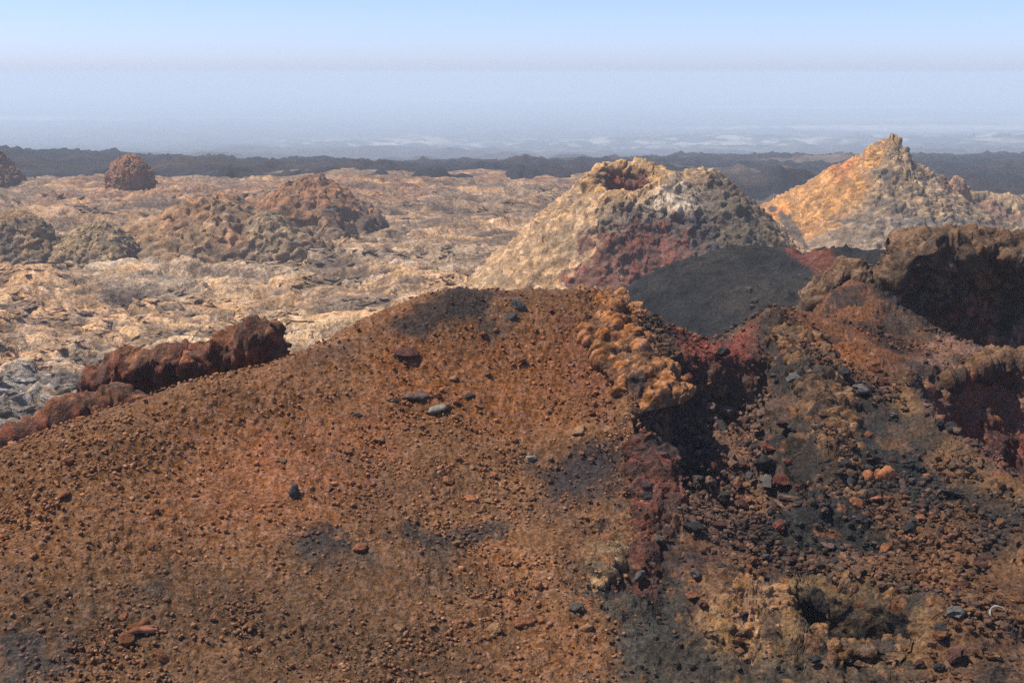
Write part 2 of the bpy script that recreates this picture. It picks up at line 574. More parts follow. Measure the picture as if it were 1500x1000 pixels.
paint([(925, 640), (960, 650), (965, 760), (955, 860), (930, 860), (925, 740)], C(106, 56, 42), 0.08, 0.8, 0.12)
paint([(1110, 745), (1235, 725), (1300, 780), (1230, 815), (1130, 805)], C(50, 46, 44), 0.15, 0.9, 0.2)
paint([(1000, 770), (1100, 800), (1130, 830), (1020, 840), (970, 800)], C(94, 62, 50), 0.2, 0.8, 0.2)
colG = mixc(colG, C(116, 88, 60), 0.75 * np.exp(-((dc + 0.13) / 0.12) ** 2))
darkmix = sstep(0.1, 0.5, n2 + 0.4 * n3) * sstep(-0.2, 0.8, XG - 0.08 * YG)
colG = mixc(colG, C(42, 40, 40), 0.75 * darkmix)
colG = mixc(colG, C(124, 82, 52), 0.45 * sstep(0.2, 0.6, -n2) * sstep(-0.2, 0.8, XG - 0.08 * YG) * (np.abs(dt) > 0.5))
colG = mixc(colG, C(60, 50, 46), 0.7 * sstep(19, 23, YG + 2 * n2))
colG = colG * np.array([0.97, 1.04, 1.02])


def polar_sheet(name, az0, az1, na, d0, d1, nd, hfun, dense=1200, hidden=0.12):
    """Vertices of a ground sheet fanning out below the camera, rows closer together where the surface is seen larger."""
    k_ = max(8, na // 22)
    ed = R(24.2)
    az = np.r_[np.linspace(az0, -ed, k_, endpoint=False), np.linspace(-ed, ed, na - 2 * k_), np.linspace(az1, ed, k_, endpoint=False)[::-1]]
    dd = np.exp(np.linspace(math.log(d0), math.log(d1), dense))
    X = np.tan(az)[:, None] * dd[None]
    Y = np.broadcast_to(dd[None], X.shape)
    Z = hfun(X, Y)
    _, py = pix(X, Y, Z)
    step = np.abs(np.diff(py, axis=1)) + hidden * F * np.hypot(np.diff(Y, axis=1), np.diff(Z, axis=1)) / Y[:, 1:] * 0.35
    s = np.concatenate([np.zeros((na, 1)), np.cumsum(step, 1)], 1)
    P = np.empty((na, nd, 3))
    for i in range(na):
        u = np.linspace(0, s[i, -1], nd)
        P[i, :, 1] = np.interp(u, s[i], dd)
    P[:, :, 0] = np.tan(az)[:, None] * P[:, :, 1]
    P[:, :, 2] = hfun(P[:, :, 0], P[:, :, 1])
    return P


def near_h(X, Y):
    return sample(H, X, Y)


NCOL, NROW = 920, 510
P = polar_sheet('lava_slope', R(-43), R(43), NCOL, 5.2, 33, NROW, near_h)
N = grid_normals(P)
N *= np.sign(N[..., 2:3].mean())
q = P.reshape(-1, 3)
Nf = N.reshape(-1, 3)
gx, gy = q[:, 0], q[:, 1]
# how rough: 0 on the smooth cinder slope, 1 in the broken spatter on the right
rg = np.zeros_like(XG)
rg = np.maximum(rg, np.exp(-(ds / 0.45) ** 2) * np.interp(ss, [0, .5, 1], [1, .9, .8]))
rg = np.maximum(rg, np.exp(-(dr / 0.35) ** 2))
rg = np.maximum(rg, sstep(-0.3, 0.1, dt) * 0.8)
rg = np.maximum(rg, sstep(-0.25, 0.1, dp) * 1.0)
rg = np.maximum(rg, sstep(-0.5, 0.0, dc) * 0.8)
dmo = pol_dist(poly([(1000, 900), (1060, 850), (1150, 840), (1340, 860), (1420, 900), (1360, 960), (1150, 970), (1040, 960)], H), XG, YG)
rg = np.maximum(rg, 0.75 * sstep(-0.3, 0.1, dmo))
rg = np.maximum(rg, 0.8 * sstep(-0.4, 0.0, pol_dist(st, XG, YG)))
rg = np.maximum(rg, 0.55 * sstep(17, 19, YG) * sstep(0.12, 0.2, XG / YG))
rg = np.maximum(rg, 0.30 * sstep(-0.1, 0.4, XG - 0.10 * YG))
rgv = sample(rg, gx, gy)
l1, i1 = wlumps(q, 0.36, 11, 0.3, 0.8, 1.0, 0.25)
l2, i2 = wlumps(q + 3.1, 0.15, 12, 0.25, 0.8, 1.0, 0.15)
l3, i3 = wlumps(q + 5.7, 0.10, 13, 0.15, 0.62, 1.0, 0.2)
l4, i4 = wlumps(q + 9.7, 0.062, 14, 0.2, 0.75, 0.9, 0.2)
l3, l4 = np.maximum(l3 - 0.018, 0), np.maximum(l4 - 0.006, 0)
fb = fbm(q * 1.7, 4, 33)
clump = sstep(-0.45, 0.4, fbm(q * 1.1, 3, 35))
disp = rgv * (l1 * 0.45 + l2 * 0.5 - 0.09) + (0.35 + 0.6 * rgv) * l3 * (0.35 + 0.75 * clump) + l4 * (0.55 + 0.5 * clump) + 0.03 * fb
disp += rgv * 0.05 * fbm(q * 3.3, 3, 37) + 0.008 * fbm(q * 14, 3, 38)
vecd = np.stack([fbm(q * 5 + 31 * k_, 3, 160 + k_) for k_ in range(3)], -1) * 0.022 * rgv[:, None]
q2 = q + Nf * disp[:, None] + vecd
jx, jy = gx + (i4 - 0.5) * 0.22 * (l4 > 0.001), gy + (i3 - 0.5) * 0.3 * (l3 > 0.001) + (i4 * 7 % 1 - 0.5) * 0.3 * (l4 > 0.001)
c = np.stack([sample(colG[..., k], jx, jy) for k in range(3)], -1)
idm = (i3 - 0.5) * np.where(l3 > 0.002, 1, 0)
c = c * (1 + 0.6 * idm[:, None] + 0.55 * ((i4 - 0.5) * (l4 > 0.001))[:, None])
c = c * (1 + rgv[:, None] * 0.5 * (i2 - 0.5)[:, None])
# knobs that keep a rusty or charcoal crust of their own
c = np.where(((i2 > 0.78) & (rgv > 0.4))[:, None], c * 0.45 + 0.55 * C(128, 82, 52), c)
c = np.where(((i2 < 0.22) & (rgv > 0.4))[:, None], c * 0.5 + 0.5 * C(48, 46, 48), c)
Fs = grid_faces(NCOL, NROW)[:, ::-1]
fx, fy = gx[Fs[:, 0]], gy[Fs[:, 0]]
tag(with_parts('lava_slope', q2, Fs, c, M_cinder, [('trench', sample(dt, fx, fy) > 0), ('side_pit', sample(dp, fx, fy) > 0), ('crater', sample(dc, fx, fy) > 0)]), 'rust brown cinder slope in front with a rubble trench and pits', kind='structure')


# ------------------------------------------------------------------ brown pahoehoe plain
v0 = lambda q: fbm(q * 0.08, 3, 155)


def plain_h(X, Y):
    d = np.hypot(X, Y)
    px = 750 + F * X / Y / 1.02
    z = -12.0 + 0 * X
    z += -1.6 * sstep(800, 1200, px) * sstep(60, 95, Y) - 2.5 * sstep(985, 1060, px) * sstep(98, 114, Y)
    p = np.c_[X.ravel(), Y.ravel(), 0 * X.ravel()]
    z += (0.55 * fbm(p * 0.06, 3, 41)).reshape(X.shape) * sstep(30, 60, Y)
    z += 0.9 * np.exp(-(((px - 230) / 230) ** 2 + ((Y - 128) / 14) ** 2))     # low rise round the red knob
    z += 0.7 * np.exp(-(((px - 620) / 200) ** 2 + ((Y - 132) / 12) ** 2))
    return z


PN, PM = 680, 540
P = polar_sheet('lava_plain', R(-40), R(40), PN, 22, 168, PM, plain_h)
q = P.reshape(-1, 3)
w = np.c_[fbm(q * 0.15, 3, 43), fbm(q * 0.15 + 50, 3, 44), 0 * q[:, 0]] * 2.2 + np.c_[fbm(q * 0.6, 2, 143), fbm(q * 0.6 + 50, 2, 144), 0 * q[:, 0]] * 0.5
qw = q + w
rough = sstep(-0.25, 0.45, fbm(q * 0.12, 3, 50))
r1 = 1 - np.abs(fbm(np.c_[qw[:, 0] * 0.35, qw[:, 1] * 0.35, 0 * qw[:, 0]], 3, 45)) * 1.6
r2 = 1 - np.abs(fbm(np.c_[qw[:, 0] * 0.9, qw[:, 1] * 0.8, 0 * qw[:, 0]], 3, 145)) * 1.6
ph = fbm(q * 0.10, 2, 46) * 9
rope = np.abs(np.sin((qw[:, 1] * np.cos(ph * .3) + qw[:, 0] * np.sin(ph * .3)) * 5.5 + 2.5 * fbm(q * 0.6, 2, 47)))
la, ia = wlumps(q, 2.6, 48, 0.35, 0.8)
lb, ib = wlumps(q + 7, 1.0, 49, 0.3, 0.8)
lc, ic = wlumps(q + 3, 0.45, 52, 0.3, 0.8)
big = sstep(0.15, 0.55, fbm(q * 0.06 + 40, 3, 157))


def plates(p, sc, seed, cap):
    h, i_ = wlumps(p * np.array([0.6, 1, 1]), sc, seed, 0.35, 0.8, 1.0, 0.45)
    m_ = cap * sc * (0.4 + 1.2 * i_)
    return h * m_ / (0.5 * h + m_), i_


pa, ja = plates(qw, 2.8, 240, 0.05)
pb, jb = plates(q + 0.5 * w + 13, 1.5, 241, 0.07)
pc, jc = plates(q + 29, 0.8, 242, 0.09)
yd = q[:, 1]
k1, k2, k3 = sstep(160, 120, yd), sstep(110, 70, yd), sstep(66, 46, yd)
fold = 1 - np.abs(fbm(np.c_[qw[:, 0] * 0.22, qw[:, 1] * 0.5, 0 * yd], 2, 246)) * 1.7
z = 0.22 * (r1 - 0.6) + 0.16 * (fold - 0.5) * k1 + 1.4 * pa * k1 + 1.3 * pb * k2 + 1.1 * pc * k3 + 0.10 * la + big * 0.16 * lb * k2 + 0.02 * rope * k3 + 0.28 * big * (r1 - 0.4)
crack = sstep(0.09, 0.0, np.abs(fbm(np.c_[qw[:, 0] * 0.14, qw[:, 1] * 0.42, 0 * q[:, 0]], 3, 51)))
crack2 = sstep(0.10, 0.0, np.abs(fbm(np.c_[qw[:, 0] * 0.4, qw[:, 1] * 0.9, 0 * q[:, 0]], 2, 151)))
z -= 0.28 * crack * 0.45 * sstep(-0.2, 0.3, fbm(q * 0.07 + 9, 2, 53)) + 0.06 * crack2 * k3
holes = sstep(0.50, 0.66, fbm(np.c_[qw[:, 0] * 0.16, qw[:, 1] * 0.50, 0 * q[:, 0]], 3, 54))
z -= 0.22 * holes * (0.35 + 0.65 * k1)
q2 = q.copy()
q2[:, 2] += z * sstep(22, 30, q[:, 1]) - 3 * sstep(154, 164, q[:, 1] + 6 * v0(q))
TAN = C(188, 152, 112)
v = fbm(np.c_[qw[:, 0] * 0.10, qw[:, 1] * 0.16, 0 * q[:, 0]], 4, 55)
v2 = fbm(q * 0.5, 4, 56)
c = np.broadcast_to(TAN, q.shape).copy()
c = mixc(c, C(170, 146, 120), sstep(-0.2, 0.5, v))
c = mixc(c, C(190, 146, 106), 0.55 * sstep(0.0, 0.5, -v + 0.4 * v2))
c = mixc(c, C(92, 80, 72), 0.8 * np.maximum(crack, 0.75 * crack2))
c = mixc(c, C(132, 124, 116), 0.8 * sstep(0.25, 0.6, fbm(q * 0.045 + 3, 3, 57) + 0.3 * v2))
c = mixc(c, C(138, 116, 94), 0.9 * sstep(75, 105, q[:, 1] + 14 * v))
c = mixc(c, C(158, 112, 82), 0.5 * sstep(0.1, 0.5, fbm(q * 0.05 + 21, 3, 58)) * sstep(95, 120, q[:, 1]))
ppx, ppy = 750 + F * q[:, 0] / q[:, 1] / 1.02, q[:, 1]
c = mixc(c, C(140, 136, 128), 0.85 * np.exp(-(((ppx - 40) / 160) ** 2 + ((ppy - 47) / 7) ** 2)))  # partial cloud shadow at the near left, painted into the plain's colour
c = mixc(c, C(170, 152, 130), 0.8 * np.exp(-(((ppx - 190) / 110) ** 2 + ((ppy - 75) / 4) ** 2)))
c = mixc(c, C(200, 172, 134), 0.6 * np.exp(-(((ppx - 480) / 190) ** 2 + ((ppy - 56) / 7) ** 2)))
c = c * (1 + 0.2 * (ia - 0.5) + 0.3 * (ja - 0.5) + 0.3 * (jb - 0.5) + 0.25 * (jc - 0.5) * k2 + 0.35 * fbm(np.c_[qw[:, 0] * 0.5, qw[:, 1] * 0.8, 0 * yd], 4, 159))[:, None]
dk = sstep(0.22, 0.5, fbm(np.c_[qw[:, 0] * 0.35, qw[:, 1] * 0.9, 0 * yd], 4, 260))
c = mixc(c, C(108, 94, 84), 0.75 * dk)
lt = sstep(0.3, 0.6, fbm(np.c_[qw[:, 0] * 0.3 + 50, qw[:, 1] * 0.8, 0 * yd], 4, 261))
c = mixc(c, C(206, 160, 112), 0.6 * lt)
gap = sstep(0.02, 0.0, pb / 1.5) * (1 - 0.6 * sstep(0.0, 0.03, pc))
c = mixc(c, C(92, 76, 64), 0.6 * gap)  # shade between the slabs, put into the colour
c = mixc(c, C(70, 56, 48), 0.7 * holes)
c = c * np.array([1.0, 0.97, 0.98])
PLAINV, PLAINC = q2, c
me = mesh_from('lava_plain', q2, grid_faces(PN, PM)[:, ::-1], col=c)
tag(link('lava_plain', me, M_plain), 'tan ropy lava plain stretching behind the brown slope', kind='structure')

# ------------------------------------------------------------------ dark rough flow beyond, then the hazy far plain
SILX = [-400, 0, 30, 60, 110, 190, 240, 300, 400, 470, 500, 560, 640, 760, 860, 1000, 1130, 1250, 1500, 1900]
SILY = [200, 205, 210, 215, 217, 216, 222, 225, 229, 226, 228, 236, 233, 231, 232, 226, 224, 224, 222, 218]


def dark_h(X, Y):
    px = 750 + F * X / Y / 1.02
    d = Y
    crest = np.interp(px, [-400, 0, 250, 500, 600, 900, 1900], [235, 240, 255, 265, 280, 330, 350])
    zc = ray(px, np.interp(px, SILX, SILY) + 2)[1] * crest
    near = np.interp(px, [-400, 0, 250, 500, 850, 980, 1060, 1900], [145, 145, 145, 147, 146, 136, 108, 108])
    zn = np.interp(px, [-400, 900, 1100, 1900], [-11.6, -11.6, -12.0, -12.0])
    t = np.clip((d - near) / (crest - near), 0, 1)
    z = zn + (zc - zn) * t ** 1.2
    z = np.where(d > crest, zc - 0.10 * (d - crest), z)
    z -= 3.0 * sstep(0, -12, d - near)
    return z


DN, DM = 620, 130
P = polar_sheet('dark_lava_flow', R(-38), R(38), DN, 96, 520, DM, dark_h)
q = P.reshape(-1, 3)
la, ia = wlumps(q, 9, 60, 0.3, 0.8)
lb, ib = wlumps(q + 4, 4, 61, 0.3, 0.8)
lc, ic = wlumps(q + 8, 1.6, 62, 0.3, 0.8)
f1 = fbm(q * 0.05, 4, 63)
ridged = 1 - np.abs(fbm(q * np.array([0.10, 0.05, 0]), 4, 64)) * 1.5
q2 = q.copy()
jag = fbm(q * np.array([0.45, 0.06, 0]), 4, 67)
q2[:, 2] += 1.0 * f1 + 0.08 * lb + 0.25 * ridged + 0.55 * jag + 0.45 * np.abs(jag) - 0.5
spx, spy = 750 + F * q[:, 0] / q[:, 1] / 1.02, q[:, 1]
for px, d, wpx, h in [(480, 258, 26, 1.0), (1130, 150, 70, 2.2), (1190, 128, 40, 1.4), (1090, 200, 90, 1.6), (840, 240, 60, 0.9), (1400, 170, 60, 1.0)]:
    q2[:, 2] += h * np.exp(-(((spx - px) / wpx) ** 2 + ((spy - d) / (wpx * d / F * 0.9)) ** 2))
c = np.broadcast_to(C(40, 38, 43), q.shape).copy()
c = mixc(c, C(56, 48, 46), sstep(0, 0.5, f1))
c = mixc(c, C(36, 35, 42), 0.7 * sstep(0.0, 0.5, -f1))
c = mixc(c, C(118, 100, 88), 0.7 * sstep(0.35, 0.6, fbm(q * 0.03 + 7, 3, 66)) * sstep(900, 1100, spx))
c = c * (1 + 0.5 * (ib - 0.5) + 0.4 * (ic - 0.5))[:, None]
me = mesh_from('dark_lava_flow', q2, grid_faces(DN, DM)[:, ::-1], col=c)
tag(link('dark_lava_flow', me, M_far), 'dark blue grey rough lava flow beyond the tan plain', kind='structure')


def far_h(X, Y):
    px = 750 + F * X / Y / 1.02
    z = np.interp(Y, [300, 400, 700, 1150, 1300, 1500, 2200, 3200, 30000], [-26, -30, -45, -66, -69, -72, -80, -84, -90])
    p = np.c_[X.ravel(), Y.ravel(), 0 * X.ravel()]
    r = fbm(p * np.array([0.008, 0.004, 0]), 4, 70).reshape(X.shape)
    amp = np.interp(px, [-400, 350, 520, 700, 760, 900, 1200, 1500, 1900], [1, 1, 4, 5, 5, 5, 9, 11, 11])
    z = z + amp * np.exp(-((Y - 1180) / 260) ** 2) * (0.85 + 0.45 * r)
    z = z + 1.2 * r * sstep(300, 900, Y)
    return z


FN, FM = 420, 150
P = polar_sheet('far_plain', R(-38), R(38), FN, 320, 30000, FM, far_h)
q = P.reshape(-1, 3)
q2 = q.copy()
lb, ib = wlumps(q * np.array([1, .6, 1]), 24, 71, 0.3, 0.8)
q2[:, 2] += (0.12 * lb + 2.6 * fbm(q * np.array([0.05, 0.008, 0]), 4, 75)) * sstep(4000, 1500, q[:, 1])
spx = 750 + F * q[:, 0] / q[:, 1] / 1.02
fv = fbm(q * np.array([0.012, 0.006, 0]), 5, 72)
fw = fbm(q * np.array([0.0012, 0.0035, 0]), 4, 73)
c = np.broadcast_to(C(74, 70, 74), q.shape).copy()
amp = np.interp(spx, [-400, 350, 420, 900, 1500], [0, 0, .9, .9, 1])
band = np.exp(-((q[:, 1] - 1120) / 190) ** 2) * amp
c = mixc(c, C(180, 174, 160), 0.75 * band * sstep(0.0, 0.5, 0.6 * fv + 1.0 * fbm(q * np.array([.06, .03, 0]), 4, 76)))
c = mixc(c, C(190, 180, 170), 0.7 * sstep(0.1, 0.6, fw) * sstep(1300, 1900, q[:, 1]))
c = c * (1 + 0.5 * (ib - 0.5))[:, None]
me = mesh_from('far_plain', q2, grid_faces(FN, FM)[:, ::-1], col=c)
tag(link('far_plain', me, M_far), 'far lava plain fading into blue haze at the horizon', kind='structure')

# ------------------------------------------------------------------ grey ash hill between the slope and the big spatter cone
tip = at(1105, 362, 44)
tip2 = at(1262, 374, 42)


def ash_h(X, Y):
    u, v = X - tip[0], Y - tip[1]
    r = np.sqrt((u * np.where(u < 0, 0.86, 0.95)) ** 2 + v ** 2 + 1.6)
    h2 = tip2[2] + 0.4 - 0.4 * np.sqrt((X - tip2[0]) ** 2 * 0.5 + (Y - tip2[1]) ** 2 + 1.0)
    return smax(tip[2] + 0.55 * 1.26 - 0.55 * r, h2, 0.5)


uu, vv = np.meshgrid(np.linspace(-12, 14, 280), np.linspace(-12, 7, 200), indexing='ij')
P = np.stack([tip[0] + uu, tip[1] + vv, ash_h(tip[0] + uu, tip[1] + vv)], -1)
q = P.reshape(-1, 3)
l1, i1 = wlumps(q, 0.6, 80, 0.1, 0.5, 0.4)
l2, i2 = wlumps(q, 0.26, 81, 0.15, 0.7, 0.8)
q2 = q.copy()
q2[:, 2] += 0.32 * fbm(q * 0.35, 4, 82) + 0.09 * fbm(q * 1.7, 4, 83) + 0.6 * l1 + 0.5 * l2
c = np.broadcast_to(C(40, 38, 37), q.shape).copy()
f1 = fbm(q * 0.4, 4, 84)
c = mixc(c, C(54, 48, 42), 0.7 * sstep(0.05, 0.6, f1))
c = mixc(c, C(31, 30, 31), 0.7 * sstep(0.0, 0.5, -f1))
band = np.exp(-(((q[:, 0] - tip[0] - 1.5 - 0.10 * (tip[1] - q[:, 1])) / 0.55) ** 2))
c = mixc(c, C(108, 62, 48), 0.95 * sstep(0.4, 0.7, band + 0.25 * f1) * sstep(-9, -2, q[:, 1] - tip[1]))
q2[:, 2] += 0.30 * band * lumps(q, 0.7, 85, 0.3, 0.8)[0] * 2
c = mixc(c, C(44, 41, 39), 0.8 * sstep(2.2, 3.2, q[:, 0] - tip[0]))
c = c * (1 + 0.9 * (i2 - 0.5) * (l2 > 0.01) + 0.5 * (i1 - 0.5) * (l1 > 0.02) + 0.25 * fbm(q * np.array([2.5, 0.6, 0.6]), 3, 86))[:, None]
me = mesh_from('ash_hill', q2, grid_faces(280, 200), col=c)
tag(link('ash_hill', me, M_ash), 'smooth dark grey ash hill below the spatter cone with crater', kind='structure')


# ------------------------------------------------------------------ spatter cones
def cone(name, cx, cy, Rad, nth, nr, hfun, spec, colfun, label, cat='spatter cone', mat=None, r0=0.02, vamp=0.12, vfreq=1.2, parts=None, warp=0.4, gapc=None):
    th = np.linspace(0, 2 * math.pi, nth, endpoint=False)
    th = th - 0.42 * np.sin(th + math.pi / 2)       # more detail on the side seen
    rr = np.linspace(r0, Rad, 900)
    X = cx + np.cos(th)[:, None] * rr
    Y = cy + np.sin(th)[:, None] * rr
    Z = hfun(X, Y)
    s = np.cumsum(np.hypot(np.diff(Z, axis=1), np.diff(rr)[None]), 1)
    s = np.concatenate([np.zeros((nth, 1)), s], 1)
    P = np.empty((nth, nr, 3))
    for i in range(nth):
        r_ = np.interp(np.linspace(0, s[i, -1], nr), s[i], rr)
        P[i, :, 0] = cx + math.cos(th[i]) * r_
        P[i, :, 1] = cy + math.sin(th[i]) * r_
    P[..., 2] = hfun(P[..., 0], P[..., 1])
    N = -grid_normals(P, True)
    N = np.where((N[..., 2:3] < 0), -N, N)
    q, Nf = P.reshape(-1, 3), N.reshape(-1, 3)
    d = np.zeros(len(q), f32)
    idv = np.zeros(len(q), f32)
    for k, (sc, am, lo, hi) in enumerate(spec):
        l_, i_ = wlumps(q + 3.3 * k, sc, 100 + k + int(abs(cx) * 7), lo, hi, 1.0, warp)
        d += am * l_
        idv += (i_ - 0.5) * (0.5 if k else 0.35)
        if k == 1:
            gw = sstep(0.10 * sc, 0.0, l_)
    d *= 0.3 + 0.7 * sstep(0.02, 0.14, np.hypot(q[:, 0] - cx, q[:, 1] - cy) / Rad) if cx > 25 else 1.0
    d *= 0.6 + 0.6 * sstep(-0.45, 0.35, fbm(q * vfreq * 0.9 + 7, 3, 131))
    d += vamp * fbm(q * vfreq, 4, 130)
    tq = np.arctan2(q[:, 1] - cy, q[:, 0] - cx)
    d -= 0.9 * vamp * np.abs(fbm(np.c_[np.cos(tq) * 5, np.sin(tq) * 5, q[:, 2] * 0.25], 3, 132)) * sstep(0.1, 0.4, np.hypot(q[:, 0] - cx, q[:, 1] - cy) / Rad)
    rag = np.stack([fbm(q * vfreq * 3 + 19 * k_, 4, 180 + k_) for k_ in range(3)], -1) * vamp * 0.9
    q2 = q + Nf * d[:, None] + rag
    c = colfun(q, Nf) * (1 + 0.7 * idv)[:, None]
    c = c * (1 - 0.5 * gw)[:, None] + 0.5 * gw[:, None] * C(92, 80, 70)  # shadow between the lumps painted in as a darker colour
    c = c * np.array([1.03, 0.985, 0.97])
    Fc = grid_faces(nth, nr, True)
    masks = parts(q[Fc[:, 0]]) if parts else []
    return tag(with_parts(name, q2 - np.array([cx, cy, 0]), Fc, c, mat or M_spatter, masks, (cx, cy, 0)), label, cat)


CREAM, OCHRE, RED, GREY, DARK = C(192, 156, 116), C(196, 140, 84), C(122, 74, 62), C(118, 108, 100), C(76, 70, 70)
# big cone with the crater
dA = 68.0
cA = at(915, 262, dA)
cB = at(1030, 246, dA + 0.6)
gA = at(915, 430, dA)[2] - 1.5


def hA(X, Y):
    u, v = X - cA[0], Y - cA[1]
    th = np.arctan2(v, u)
    r = np.hypot(u, v)
    rc = 1.6
    rimz = cA[2] + 0.2 + 0.74 * np.sin(th) + 0.16 * np.cos(th) + 0.15 * np.sin(3 * th + 1)
    out = rimz - (0.96 + 0.09 * np.cos(th)) * (np.sqrt(np.maximum(r - rc, 0) ** 2 + 0.12) - 0.346) - 0.01 * np.maximum(r - rc, 0) ** 1.3
    ub, vb = X - cB[0], (Y - cB[1]) * 0.95
    rb = np.sqrt(ub ** 2 + vb ** 2 + 0.9)
    hb = cB[2] + 0.95 * 0.93 - 0.97 * rb
    cC = at(978, 248, dA - 0.2)
    hb = smax(hb, cC[2] + 0.8 - 0.97 * np.sqrt((X - cC[0]) ** 2 + (Y - cC[1]) ** 2 + 0.68), 0.5)
    z = smax(out, hb, 0.7)
    inner = rimz - 2.3 * sstep(rc, rc * 0.45, r)
    z = np.where(r < rc, np.minimum(z, inner + 0.0 * z), z)
    # scar on the front right
    sc = at(960, 375, dA - 5)
    z -= 0.9 * np.exp(-(((X - sc[0]) / 2.6) ** 2 + ((Y - sc[1] + 0.5) / 2.6) ** 2))
    return np.maximum(z, gA - 1)


def zonexz(q, px, py, d, rx, ry):
    p = at(px, py, d)
    k = d / F
    return ((q[:, 0] - p[0]) / (rx * k)) ** 2 + ((q[:, 2] - p[2]) / (ry * k)) ** 2


def colA(q, N):
    f1 = fbm(q * 0.6, 4, 140)
    f2 = fbm(q * 2.0, 4, 141)
    front = sstep(0.5, -1.5, q[:, 1] - cA[1])
    c = np.broadcast_to(CREAM, q.shape).copy()
    c = mixc(c, C(176, 150, 120), 0.7 * sstep(-0.1, 0.5, f1))
    c = mixc(c, GREY, 0.9 * sstep(1.25, 0.75, zonexz(q, 1010, 315, 64, 120, 55) + 0.6 * f1) * front)
    c = mixc(c, C(190, 172, 150), 0.9 * sstep(1.2, 0.8, zonexz(q, 975, 292, 65, 55, 18) + 0.9 * f2) * front)
    c = mixc(c, DARK, 0.9 * sstep(1.2, 0.8, zonexz(q, 1015, 370, 63, 105, 50) + 0.5 * f1) * front)
    c = mixc(c, RED, 0.95 * sstep(1.2, 0.8, zonexz(q, 945, 375, 63, 85, 45) + 1.1 * f2) * front)
    c = mixc(c, RED, 0.9 * sstep(1.2, 0.8, zonexz(q, 880, 410, 62, 60, 25) + 0.8 * f2) * front)
    c = mixc(c, C(108, 96, 80), 0.85 * sstep(1.2, 0.8, zonexz(q, 1105, 318, 65, 62, 66) + 0.6 * f1))
    rr = np.hypot(q[:, 0] - cA[0], q[:, 1] - cA[1])
    c = mixc(c, C(206, 160, 104), 0.8 * np.exp(-((rr - 1.8) / 0.55) ** 2))
    c = mixc(c, C(128, 66, 48), 0.95 * sstep(1.45, 1.2, rr + 0.1 * f2))
    return c


cone('spatter_cone', cA[0] + 1.5, cA[1], 12.5, 420, 215, hA, [(1.1, 0.2, .3, .8), (0.5, 0.45, .25, .75), (0.25, 0.85, .25, .75)], colA,
     'big cream spatter cone with an open red crater at its top', r0=0.02, vamp=0.16, vfreq=0.7, parts=lambda p: [('crater', np.hypot(p[:, 0] - cA[0], p[:, 1] - cA[1]) < 1.45), ('red_scar', (zonexz(p, 925, 390, 63, 100, 52) < 1) & (p[:, 1] < cA[1] - 1))])

# second, pointed cone
dB = 105.0
tB = at(1307, 200, dB)
SX = [at(p, 250, dB)[0] for p in (1100, 1300, 1311, 1315, 1322, 1350, 1380, 1400, 1430, 1500, 1600, 1750)]
SZ = [at(1300, p, dB)[2] for p in (330, 194, 196, 243, 246, 250, 262, 272, 281, 290, 302, 325)]
gB = -14.8
ter = at(1290, 325, 97)


def hB(X, Y):
    u, v = X - tB[0], Y - tB[1]
    left = tB[2] - 0.62 * np.sqrt(np.minimum(u, 0) ** 2 + (0.95 * v) ** 2 + 0.02)
    ridge = np.interp(X, SX, SZ) - 0.62 * np.sqrt(v ** 2 + 0.15) + 0.25
    z = np.where(u < 0, np.minimum(left, 1e9), ridge)
    cr_ = tB[2] - 0.86 * np.sqrt(u ** 2 + (0.72 * v) ** 2 + 0.02)
    cr_ = cr_ - 2.0 * np.exp(-(v / 1.6) ** 2) * sstep(0.15, 0.5, u) * np.exp(-(u / 2.2) ** 2)
    z = np.where(u < 0, left, smax(cr_, ridge, 0.4))
    # terrace in front
    tx0, tx1 = at(1225, 318, 97)[0], at(1400, 318, 97)[0]
    dx = np.maximum(np.maximum(tx0 - X, X - tx1), 0)
    dy = np.maximum(np.abs(Y - 98) - 2.5, 0)
    t = ter[2] - 0.8 * np.sqrt(dx ** 2 + dy ** 2 + 0.2) + 0.35
    p_ = np.c_[X.ravel(), Y.ravel(), 0 * X.ravel()]
    z = z + 0.35 * fbm(p_ * 0.45, 4, 155).reshape(X.shape) * sstep(0.3, 2.0, np.hypot(u, v))
    t = t + 0.55 * fbm(p_ * 0.35, 4, 156).reshape(X.shape)
    return np.maximum(smax(z, t, 0.35), gB)


